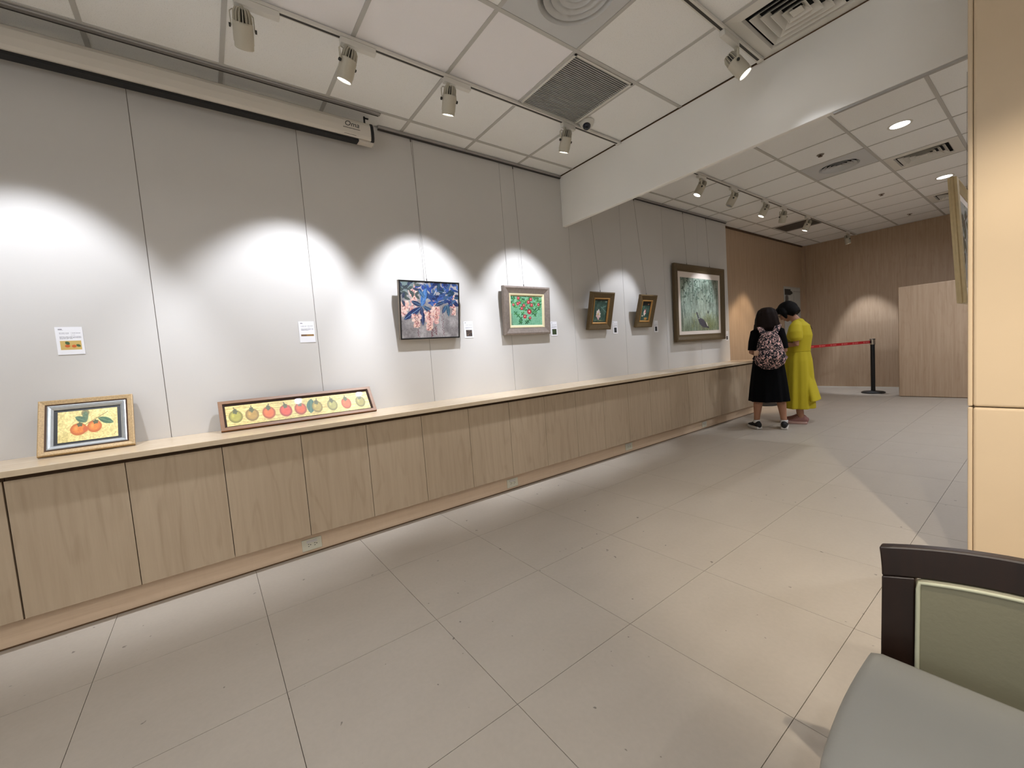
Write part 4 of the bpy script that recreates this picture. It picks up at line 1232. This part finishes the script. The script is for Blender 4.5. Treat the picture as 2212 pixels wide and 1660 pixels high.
def stanchion(x, y, label, belt_to=None):
    t = empty('queue_stanchion', (x, y, 0), 0, label, 'stanchion', 'black queue stanchions')
    MB().lathe([(0, 0.0), (0.165, 0.0), (0.17, 0.006), (0.168, 0.018), (0.15, 0.028), (0.06, 0.036), (0.034, 0.046), (0, 0.046)], 40).build('base', M_BLACK, t, smooth=True, angle=40)
    MB().lathe([(0, 0.04), (0.0315, 0.04), (0.0315, 0.89), (0, 0.89)], 24).build('pole', M_BLACK, t, smooth=True, angle=40)
    MB().lathe([(0, 0.882), (0.039, 0.882), (0.0395, 0.886), (0.0395, 0.972), (0, 0.972)], 28).build('belt_head', M_CHROME, t, smooth=True, angle=40)
    MB().lathe([(0, 0.972), (0.0405, 0.972), (0.0405, 0.98), (0.036, 0.984), (0, 0.984)], 28).build('cap', M_BLACK, t, smooth=True, angle=40)
    if belt_to:
        d = Vector((belt_to[0] - x, belt_to[1] - y, 0)); Lb = d.length; d.normalize()
        ang = math.atan2(d.y, d.x)
        o = MB().box(0.036, 0.056, -0.012, 0.012, 0.905, 0.955).build('belt_clip', M_BLACK, t, bevel=0.003)
        o.rotation_euler = (0, 0, ang)
        A = Art(360, 16, 40, (190, 26, 34))
        for k in range(9):
            u_ = .05 + .11 * k
            A.ell(u_ + .004, .5, .0075, .34, (222, 150, 140), soft=.3); A.ell(u_ + .004, .5, .004, .18, (190, 26, 34), soft=.4)
            for q in range(9): A.rect(u_ + .018 + .0042 * q, .36, u_ + .018 + .0042 * q + .0026, .64, (226, 150, 142))
        b = painted('belt', A, Lb - 0.09, 0.047, 0, M_CANVAS, t, x0=0, z0=0.906, thick=0.002)
        mid = d * (Lb / 2)
        b.location = (mid.x, mid.y, 0); b.rotation_euler = (0, 0, ang + PI)
    return t
stanchion(-2.06, 9.69, 'black belt stanchion with steel head, right of the woman in yellow', (-3.02, 7.63))
stanchion(-3.02, 7.63, 'black stanchion whose round base shows between the legs of the woman in black')

# ================================================================== CHAIR
t = empty('low_chair', (0.0, 1.01, 0), 0, 'dark wooden chair with sage green leather seat and padded back', 'chair')
# coordinates relative to (0.02, 1.0): chair faces -y
SZ = 0.422
def seat_outline(sh=0.0):
    pts = []
    W0, W1_, y0, y1 = 0.238 - sh, 0.264 - sh, -0.30 + sh, 0.170 - sh
    n = 10
    pts = [(-W1_ + 0.0, y1 - 0.012), (-W1_ + 0.018, y1), (W1_ - 0.018, y1), (W1_, y1 - 0.012)]
    for k in range(1, n - 1):
        f_ = k / n; pts.append((W1_ + (W0 - W1_) * f_ + 0.012 * math.sin(PI * f_), y1 + (y0 - y1) * f_))
    pts += [(W0, y0 + 0.03), (W0 - 0.03, y0), (-W0 + 0.03, y0), (-W0, y0 + 0.03)]
    for k in range(n - 2, 0, -1):
        f_ = k / n; pts.append((-(W1_ + (W0 - W1_) * f_ + 0.012 * math.sin(PI * f_)), y1 + (y0 - y1) * f_))
    return pts
so = seat_outline(); n = len(so)
mb = MB(); layers = [(0.012, SZ - 0.085), (0.0, SZ - 0.078), (0.0, SZ - 0.022), (0.006, SZ - 0.008), (0.022, SZ - 0.001), (0.07, SZ + 0.005), (0.12, SZ + 0.008)]
vs = []; fs = []
for sh, z in layers:
    for a, b in seat_outline(sh): vs.append((a, b, z))
for i in range(len(layers) - 1):
    for k in range(n):
        k2 = (k + 1) % n; fs.append((i * n + k, i * n + k2, (i + 1) * n + k2, (i + 1) * n + k))
fs.append(tuple(range(n))); fs.append(tuple((len(layers) - 1) * n + k for k in range(n)))
mb.add(vs, fs).build('seat', M_LEATHER_COOL_LIT, t, smooth=True, angle=60)
MB().box(-0.235, 0.235, -0.27, 0.16, SZ - 0.13, SZ - 0.086).build('seat_rail', M_DARKWOOD, t, bevel=0.004)
# back frame: curved in plan, flaring at the top corners
def back_pt(u, v):
    """u -1..1 across, v 0..1 up; returns the front surface of the back"""
    hw = 0.252 + 0.012 * (1 - v) * 0 + 0.006 * max(0, (v - 0.75) / 0.25) ** 2
    x = u * hw
    y = 0.196 + 0.062 * (1 - u * u) + 0.035 * v
    z = 0.30 + v * (0.640 - 0.30) + 0.018 * (1 - u * u) * v
    return x, y, z
def back_sheet(u0, u1, v0, v1, off, th, nu, nv):
    mb = MB(); vs = []; fs = []
    for s_ in (0, 1):
        for j in range(nv + 1):
            for i in range(nu + 1):
                x, y_, z = back_pt(u0 + (u1 - u0) * i / nu, v0 + (v1 - v0) * j / nv)
                vs.append((x, y_ - off + (th if s_ else 0), z))
    N = (nu + 1) * (nv + 1)
    def I(s_, i, j): return s_ * N + j * (nu + 1) + i
    for j in range(nv):
        for i in range(nu):
            fs.append((I(0, i, j), I(0, i + 1, j), I(0, i + 1, j + 1), I(0, i, j + 1)))
            fs.append((I(1, i, j), I(1, i, j + 1), I(1, i + 1, j + 1), I(1, i + 1, j)))
    for i in range(nu):
        fs.append((I(0, i, 0), I(1, i, 0), I(1, i + 1, 0), I(0, i + 1, 0))); fs.append((I(0, i, nv), I(0, i + 1, nv), I(1, i + 1, nv), I(1, i, nv)))
    for j in range(nv):
        fs.append((I(0, 0, j), I(0, 0, j + 1), I(1, 0, j + 1), I(1, 0, j))); fs.append((I(0, nu, j), I(1, nu, j), I(1, nu, j + 1), I(0, nu, j + 1)))
    return mb.add(vs, fs)
US = 0.785
back_sheet(-1, 1, 0.80, 1.0, 0, 0.026, 24, 4).build('top_rail', M_DARKWOOD, t, smooth=True, bevel=0.004, angle=50)
back_sheet(-1, -US, 0.0, 0.80, 0, 0.026, 3, 8).build('stile', M_DARKWOOD, t, smooth=True, bevel=0.003, angle=50)
back_sheet(US, 1, 0.0, 0.80, 0, 0.026, 3, 8).build('stile', M_DARKWOOD, t, smooth=True, bevel=0.003, angle=50)
back_sheet(-US, US, 0.10, 0.80, 0.006, 0.022, 20, 8).build('back_pad', M_LEATHER, t, smooth=True, bevel=0.012, angle=50)
pp = []
for k in range(9): pp.append(back_pt(-US + 0.02, 0.12 + 0.62 * k / 8))
for k in range(21): pp.append(back_pt(-US + 0.03 + (2 * US - 0.06) * k / 20, 0.782))
for k in range(9): pp.append(back_pt(US - 0.02, 0.74 - 0.62 * k / 8))
MB().tube([(a, b - 0.006, c) for a, b, c in pp], [0.0042] * len(pp), 8, ref=(0, 1, 0)).build('piping', M_PIPING, t, smooth=True)
for sx in (-1, 1):
    MB().tube([(sx * 0.225, -0.245, SZ - 0.10), (sx * 0.228, -0.262, 0.008)], [(0.021, 0.021), (0.014, 0.014)], 8).build('leg', M_DARKWOOD, t, bevel=0.002)
    MB().tube([(sx * 0.230, 0.222, 0.31), (sx * 0.235, 0.235, 0.2), (sx * 0.24, 0.29, 0.008)], [(0.02, 0.02), (0.018, 0.018), (0.014, 0.014)], 8).build('leg', M_DARKWOOD, t, bevel=0.002)

# ================================================================== PEOPLE
def hand(mb, wrist, direction, palm_n, sgn, curl=0.5, s=1.0):
    """palm and five bent fingers as overlapping tapered tubes; sgn = side the thumb leaves from"""
    d = Vector(direction).normalized(); nrm = Vector(palm_n); nrm = (nrm - d * nrm.dot(d)).normalized()
    lat = d.cross(nrm).normalized() * sgn
    w = Vector(wrist)
    mb.tube([w - d * 0.01, w + d * 0.035 * s, w + d * 0.075 * s], [(0.024 * s, 0.018 * s), (0.036 * s, 0.016 * s), (0.038 * s, 0.013 * s)], 12, ref=lat)
    for k, (o_, L_) in enumerate(((0.029, 0.068), (0.010, 0.078), (-0.010, 0.073), (-0.028, 0.056))):
        base = w + d * 0.072 * s + lat * o_ * s
        p = [base]
        ang = 0.25
        for seg, fr_ in enumerate((0.45, 0.32, 0.23)):
            ang += curl * (0.7 if seg == 0 else 1.0)
            p.append(p[-1] + (d * math.cos(ang) + nrm * math.sin(ang)) * L_ * fr_ * s)
        mb.tube(p, [0.0092 * s, 0.0088 * s, 0.0082 * s, 0.0074 * s], 8, ref=lat)
    th0 = w + d * 0.028 * s + lat * 0.026 * s
    td = (d * 0.6 + lat * 0.75 + nrm * 0.25).normalized()
    p1 = th0 + td * 0.034 * s; p2 = p1 + (td * 0.6 + d * 0.5 + nrm * 0.3).normalized() * 0.03 * s; p3 = p2 + (d * 0.8 + nrm * 0.4).normalized() * 0.022 * s
    mb.tube([th0, p1, p2, p3], [0.0125 * s, 0.0108 * s, 0.0095 * s, 0.008 * s], 8, ref=nrm)

def body(parent, S, ankles, toes, arms, head_c, head_pitch, chest_y=0.0, neck_from=None):
    """S = standing height; joints in local coordinates, facing -y"""
    mb = MB()
    hipz = 0.50 * S
    for sx, (an, to) in ((1, (ankles[0], toes[0])), (-1, (ankles[1], toes[1]))):
        a = Vector(an); hip = Vector((sx * 0.085, chest_y * .3, hipz)); knee = (hip + a) / 2 + Vector((0, -0.015, -0.0))
        knee.z = 0.275 * S
        calf = knee.lerp(a, 0.33) + Vector((0, 0.018, 0))
        mb.tube([hip + Vector((0, 0, 0.04)), hip.lerp(knee, .4), knee, calf, knee.lerp(a, .7), a, a - Vector((0, 0, 0.05))],
                [0.078, 0.07, 0.050, 0.051, 0.038, 0.032, 0.033], 14, ref=(1, 0, 0))
        tv = Vector(to)
        mb.tube([a + Vector((0, 0, -0.05)) - (tv - a).normalized() * 0.02, a.lerp(tv, .5) - Vector((0, 0, .02)), tv], [(0.034, 0.03), (0.038, 0.026), (0.036, 0.016)], 12, ref=(1, 0, 0))
    cy = chest_y
    mb.tube([(0, cy * .2, hipz - 0.04), (0, cy * .3, hipz + 0.05), (0, cy * .5, 0.615 * S), (0, cy * .8, 0.70 * S), (0, cy, 0.775 * S), (0, cy, 0.815 * S)],
            [(0.125, 0.095), (0.138, 0.10), (0.115, 0.085), (0.125, 0.095), (0.128, 0.082), (0.08, 0.055)], 20, ref=(1, 0, 0))
    hc = Vector(head_c)
    nk = Vector((0, cy + 0.01, 0.80 * S))
    mb.tube([nk, nk.lerp(hc, .5) + Vector((0, .012, 0)), hc + Vector((0, .02, -0.03))], [0.062, 0.050, 0.052], 14)
    # head with jaw, nose, ears
    R_ = Matrix.Rotation(head_pitch, 3, 'X')
    k0 = len(mb.v)
    hb_ = MB()
    hb_.ball((0, 0.012, 0.028), (0.074, 0.092, 0.085), 24, 14)
    hb_.ball((0, -0.018, -0.035), (0.060, 0.066, 0.072), 20, 12)
    hb_.ball((0, -0.052, -0.088), (0.026, 0.024, 0.022), 14, 8)
    hb_.tube([(0, -0.082, 0.012), (0, -0.098, -0.018), (0, -0.104, -0.036)], [0.009, 0.011, 0.014], 10)
    hb_.ball((0, -0.090, -0.040), (0.018, 0.010, 0.009), 12, 8)
    hb_.ball((0, -0.080, -0.064), (0.022, 0.010, 0.006), 12, 8)
    hb_.ball((0, -0.078, -0.074), (0.019, 0.010, 0.006), 12, 8)
    for sx in (1, -1):
        hb_.ball((sx * 0.074, 0.008, -0.008), (0.009, 0.018, 0.030), 12, 8)
        hb_.ball((sx * 0.032, -0.072, 0.014), (0.022, 0.012, 0.008), 12, 8)
    mb.add([R_ @ Vector(p) + hc for p in hb_.v], hb_.f)
    for (sh, el, wr, hd, pn, sg) in arms:
        s_, e, w_ = Vector(sh), Vector(el), Vector(wr)
        mb.tube([s_ + Vector((0, 0, -0.012)), s_.lerp(e, .45), e, e.lerp(w_, .35), w_], [0.041, 0.041, 0.036, 0.036, 0.025], 12)
        hand(mb, w_, hd, pn, sg, 0.55, 0.95)
    o = remeshed('body', mb, M_SKIN, parent, 0.0075, 4)
    for sx in (1, -1):
        e = MB().ball(tuple(R_ @ Vector((sx * 0.031, -0.079, 0.004)) + hc), (0.010, 0.006, 0.005), 12, 8).build('eye', M_BLACK, parent, smooth=True)
    MB().ball(tuple(R_ @ Vector((0, -0.0895, -0.069)) + hc), (0.019, 0.004, 0.004), 12, 8).build('mouth', mat('lips', (168, 92, 88), 0.5), parent, smooth=True)
    return R_, hc

def shoe(parent, an, to, m_up, m_sole, s=1.0):
    a = Vector((an[0], an[1], 0)); d = Vector((to[0] - an[0], to[1] - an[1], 0)).normalized(); sd = Vector((-d.y, d.x, 0))
    heel = a - d * 0.062 * s; L_ = 0.243 * s
    mb = MB(); vs = []; fs = []
    prof = [(0, .028), (.06, .036), (.25, .036), (.45, .037), (.68, .045), (.85, .040), (.95, .026), (1.0, .008)]
    out = [(f_, w_) for f_, w_ in prof] + [(f_, -w_) for f_, w_ in prof[::-1]]
    pts = [heel + d * L_ * f_ + sd * w_ * s for f_, w_ in out]
    n = len(pts)
    c = sum(pts, Vector()) / n
    for z, k in ((0.001, .96), (0.008, 1.03), (0.03, 1.03), (0.034, .98)):
        vs += [c + (p - c) * k + Vector((0, 0, z + (0.006 if 0.01 < z and (p - heel).dot(d) > .8 * L_ else 0))) for p in pts]
    for i in range(3):
        for k in range(n):
            k2 = (k + 1) % n; fs.append((i * n + k, i * n + k2, (i + 1) * n + k2, (i + 1) * n + k))
    fs += [tuple(range(n)), tuple(3 * n + k for k in range(n))]
    mb.add(vs, fs).build('shoe_sole', m_sole, parent, smooth=True, angle=50)
    um = MB()
    st = [(0.02, .030, .075), (.12, .036, .092), (.30, .037, .092), (.45, .038, .076), (.62, .042, .058), (.82, .040, .046), (.96, .024, .036)]
    path = [heel + d * L_ * f_ + Vector((0, 0, 0.024 + h_ * .5 - .012)) for f_, w_, h_ in st]
    um.tube(path, [(w_, h_ * .55) for f_, w_, h_ in st], 16, ref=sd)
    up = remeshed('shoe_upper', um, m_up, parent, 0.007, 3)
    lm = MB()
    for k in range(4):
        p = heel + d * L_ * (.44 + .07 * k) + Vector((0, 0, 0.092 - 0.010 * k))
        MB().tube([p - sd * .018, p + Vector((0, 0, .006)), p + sd * .018], [.0035] * 3, 6).build('lace', m_sole, up)

# ---------------------------------------- woman in black with the backpack (seen from behind)
TH1 = math.radians(202)
p1 = empty('person', (-2.205, 5.64, 0), TH1, 'person in black short-sleeved dress seen from behind, brown bob, black sneakers', 'person', 'two visitors')
S1 = 1.535
an1 = [(0.145, 0.02, 0.085), (-0.150, 0.0, 0.085)]
to1 = [(0.225, -0.125, 0.03), (-0.160, -0.165, 0.03)]
arms1 = [((0.128, 0.0, 1.205), (0.172, 0.035, 0.975), (0.085, -0.20, 0.955), (-0.55, -0.8, 0.05), (-.5, .3, .3), 1),
         ((-0.128, 0.0, 1.205), (-0.172, 0.01, 0.975), (-0.085, -0.22, 0.965), (0.55, -0.8, 0.05), (.5, .3, .3), -1)]
R_, hc = body(p1, S1, an1, to1, arms1, (0, -0.035, 1.382), 0.30)
mb = MB()
def fold1(i, a):
    amp = (0, 0, 0, 0, 0.01, .025, .04, .05)[min(i, 7)]
    return 1 + amp * math.sin(9 * a + 1.1) + amp * .5 * math.sin(17 * a)
mb.tube([(0, 0.005, 1.268), (0, 0.0, 1.225), (0, 0, 1.10), (0, 0, 0.98), (0, 0.01, 0.86), (0, 0.015, 0.70), (0, 0.02, 0.52), (0, 0.02, 0.358)],
        [(0.085, 0.066), (0.142, 0.100), (0.145, 0.122), (0.145, 0.118), (0.165, 0.135), (0.185, 0.15), (0.204, 0.165), (0.218, 0.178)], 64, ref=(1, 0, 0), fold=fold1, ends=(True, False))
for sx in (1, -1):
    mb.tube([(sx * 0.075, 0.0, 1.243), (sx * 0.120, 0.0, 1.215), (sx * 0.150, 0.010, 1.10), (sx * 0.163, 0.014, 1.0)], [(0.060, 0.050), (0.074, 0.066), (0.074, 0.058), (0.074, 0.054)], 24, ref=(0, 1, 0), ends=(True, False))
remeshed('dress', mb, M_BLACKDRESS, p1, 0.006, 3)
mb = MB()
k = hc
def foldh(i, a): return 1 + 0.03 * math.sin(11 * a + i)
mb.ball((0, k.y + 0.025, k.z + 0.025), (0.108, 0.112, 0.112), 28, 16)
mb.tube([(0, k.y + 0.030, k.z + 0.06), (0, k.y + 0.038, k.z - 0.0), (0, k.y + 0.044, k.z - 0.06), (0, k.y + 0.044, k.z - 0.105), (0, k.y + 0.040, k.z - 0.135)],
        [(0.112, 0.108), (0.126, 0.108), (0.132, 0.102), (0.134, 0.096), (0.118, 0.080)], 44, ref=(1, 0, 0), fold=foldh, ends=(True, False))
for sx, ln_ in ((1, .150), (-1, .156), (.72, .15), (-.7, .145), (0.3, .142), (-.25, .148)):
    yb_ = k.y + 0.11 - .10 * abs(sx)
    mb.tube([(sx * 0.108, yb_, k.z - 0.07), (sx * 0.122, yb_ + .008, k.z - .12), (sx * 0.138, yb_ + .018, k.z - ln_)], [0.034, 0.026, 0.008], 10)
remeshed('hair', mb, M_HAIR1, p1, 0.006, 2)
for a_, t_ in zip(an1, to1): shoe(p1, a_, t_, M_SHOEBLACK, M_SHOEWHITE)
for a_ in an1:
    MB().lathe([(0.0355, -0.02), (0.040, -0.015), (0.040, 0.018), (0.0355, 0.02)], 20, (a_[0], a_[1] + .004, a_[2] + 0.012)).build('ankle_sock', M_SHOEWHITE, p1, smooth=True)

# backpack worn on her back
bp = empty('backpack', (-2.188, 5.647, 0.035), TH1, 'black backpack with pale pink squiggle print on the back of the woman in black', 'backpack')
mb = MB()
def foldb(i, a): return 1 + 0.012 * math.sin(5 * a + i * 1.3)
mb.tube([(0, 0.170, 1.160), (0, 0.188, 1.13), (0, 0.205, 1.06), (0, 0.225, 0.95), (0, 0.23, 0.86), (0, 0.22, 0.80), (0, 0.20, 0.765)],
        [(0.072, 0.032), (0.100, 0.054), (0.124, 0.075), (0.146, 0.088), (0.162, 0.09), (0.152, 0.078), (0.105, 0.045)], 40, ref=(1, 0, 0), fold=foldb)
remeshed('pack_body', mb, M_PACK, bp, 0.008, 3)
mb = MB()
mb.tube([(0, 0.278, 0.975), (0, 0.300, 0.94), (0, 0.310, 0.87), (0, 0.292, 0.815)], [(0.100, 0.02), (0.114, 0.028), (0.120, 0.03), (0.10, 0.02)], 30, ref=(1, 0, 0))
fp = remeshed('front_pocket', mb, M_PACK, bp, 0.008, 3)
MB().tube([(-0.095, 0.298, 0.972), (-0.05, 0.306, 0.986), (0, 0.309, 0.99), (0.05, 0.306, 0.986), (0.095, 0.298, 0.972)], [0.0035] * 5, 6).build('zipper', M_BLACK, fp)
MB().tube([(-0.112, 0.232, 1.04), (-0.080, 0.243, 1.11), (0, 0.250, 1.135), (0.080, 0.243, 1.11), (0.112, 0.232, 1.04)], [0.004] * 5, 6).build('zipper', M_BLACK, bp)
MB().tube([(-0.03, 0.172, 1.165), (-0.025, 0.176, 1.192), (0.025, 0.176, 1.192), (0.03, 0.172, 1.165)], [0.007] * 4, 8).build('grab_handle', M_BLACK, bp)
for sx in (1, -1):
    pth = [(sx * 0.046, 0.160, 1.125), (sx * 0.070, 0.142, 1.19), (sx * 0.094, 0.088, 1.247), (sx * 0.102, 0.0, 1.262), (sx * 0.098, -0.085, 1.195), (sx * 0.100, -0.138, 1.08), (sx * 0.12, -0.138, 0.94), (sx * 0.178, 0.02, 0.86), (sx * 0.145, 0.16, 0.82)]
    MB().tube(pth, [(0.032, 0.009)] * 5 + [(0.028, 0.008), (0.014, 0.004), (0.012, 0.003), (0.012, 0.003)], 12, ref=(1, 0, 0)).build('shoulder_strap', M_PACK, bp, smooth=True)
MB().box(0.112, 0.165, 0.252, 0.284, 0.905, 0.965).build('pocket_tissue', mat('kraft', (206, 168, 140), 0.8), bp, bevel=0.006)

# ---------------------------------------- woman in yellow (turned to the wall, looking down)
TH2 = math.radians(-84)
p2 = empty('person', (-2.075, 6.20, 0), TH2, 'person in mustard yellow midi dress with short black hair and glasses, head bowed', 'person', 'two visitors')
S2 = 1.60
an2 = [(0.085, 0.045, 0.085), (-0.075, -0.01, 0.085)]
to2 = [(0.10, -0.125, 0.03), (-0.09, -0.18, 0.03)]
arms2 = [((0.155, 0.02, 1.265), (0.195, 0.035, 1.035), (0.11, -0.20, 1.05), (-0.35, -0.9, 0.1), (-.6, .2, .3), 1),
         ((-0.155, 0.02, 1.265), (-0.195, 0.03, 1.03), (-0.10, -0.20, 1.05), (0.35, -0.9, 0.1), (.6, .2, .3), -1)]
R_, hc2 = body(p2, S2, an2, to2, arms2, (0, -0.095, 1.462), 0.55, chest_y=0.025)
mb = MB()
def fold2(i, a):
    amp = (0, 0, 0, 0.004, 0.012, .03, .045, .05, .055)[min(i, 8)]
    return 1 + amp * math.sin(8 * a + .4) + amp * .5 * math.sin(15 * a + 1)
mb.tube([(0, 0.025, 1.315), (0, 0.032, 1.27), (0, 0.03, 1.15), (0, 0.02, 1.03), (0, 0.012, 0.945), (0, 0.012, 0.82), (0, 0.008, 0.62), (0, 0.004, 0.42), (0, 0.0, 0.205)],
        [(0.080, 0.068), (0.150, 0.112), (0.158, 0.140), (0.150, 0.132), (0.148, 0.130), (0.170, 0.150), (0.188, 0.166), (0.200, 0.176), (0.208, 0.184)], 64, ref=(1, 0, 0), fold=fold2, ends=(True, False))
# back panel of the skirt, hanging a little apart above a slit
mb.tube([(0, 0.075, 0.80), (0, 0.11, 0.60), (0, 0.155, 0.42), (0, 0.185, 0.300)], [(0.09, 0.06), (0.12, 0.06), (0.145, 0.058), (0.16, 0.056)], 36, ref=(1, 0, 0), ends=(True, False))
for sx in (1, -1):
    mb.tube([(sx * 0.105, 0.025, 1.295), (sx * 0.152, 0.022, 1.255), (sx * 0.186, 0.028, 1.18), (sx * 0.198, 0.032, 1.11), (sx * 0.196, 0.034, 1.082)], [(0.052, 0.06), (0.070, 0.070), (0.080, 0.076), (0.076, 0.070), (0.060, 0.056)], 24, ref=(0, 1, 0), ends=(True, False))
dr = remeshed('dress', mb, M_YELLOW, p2, 0.006, 3)
MB().tube([(0.149 * math.cos(a), 0.012 + 0.134 * math.sin(a), 0.945) for a in [2 * PI * k_ / 40 for k_ in range(41)]], [0.0035] * 41, 6, ref=(0, 0, 1)).build('waist_seam', M_YELLOW, dr)
MB().tube([(0.0, 0.150, 1.262), (0.0, 0.165, 1.215)], [0.003, 0.003], 6).build('back_slit', M_DARKLINER, dr)
mb = MB()
def HP(x, y_, z): return tuple(R_ @ Vector((x, y_, z)) + hc2)
mb.ball(HP(0, 0.024, 0.036), (0.100, 0.118, 0.102), 28, 16)
mb.tube([HP(0, 0.0, 0.085), HP(0, -0.07, 0.078), HP(0, -0.125, 0.048)], [(0.090, 0.045), (0.082, 0.036), (0.062, 0.010)], 20, ref=(1, 0, 0))
mb.tube([HP(0, 0.03, 0.06), HP(0, 0.052, 0.0), HP(0, 0.066, -0.045), HP(0, 0.074, -0.078)], [(0.100, 0.092), (0.106, 0.084), (0.102, 0.070), (0.094, 0.052)], 36, ref=(1, 0, 0), ends=(True, False))
for sx in (1, -1):
    mb.tube([HP(sx * 0.085, -0.012, 0.05), HP(sx * 0.094, -0.024, -0.01), HP(sx * 0.084, -0.034, -0.070)], [(0.032, 0.034), (0.026, 0.036), (0.010, 0.012)], 12)
remeshed('hair', mb, M_HAIR2, p2, 0.006, 2)
gl = MB()
for sx in (1, -1):
    c_ = Vector((sx * 0.032, -0.100, 0.004))
    gl.tube([HP(c_.x + 0.024 * math.cos(a), c_.y, c_.z + 0.019 * math.sin(a)) for a in [2 * PI * k_ / 20 for k_ in range(21)]], [0.0018] * 21, 6, ref=(0, 1, 0))
    gl.tube([HP(sx * 0.056, -0.098, 0.006), HP(sx * 0.078, -0.06, 0.006), HP(sx * 0.080, 0.01, 0.004)], [0.0016] * 3, 6)
gl.tube([HP(-0.010, -0.102, 0.006), HP(0.010, -0.102, 0.006)], [0.0018] * 2, 6)
gl.build('glasses', M_BLACK, p2)
for a_, t_ in zip(an2, to2): shoe(p2, a_, t_, M_SHOEPINK, M_SOLEPINK)
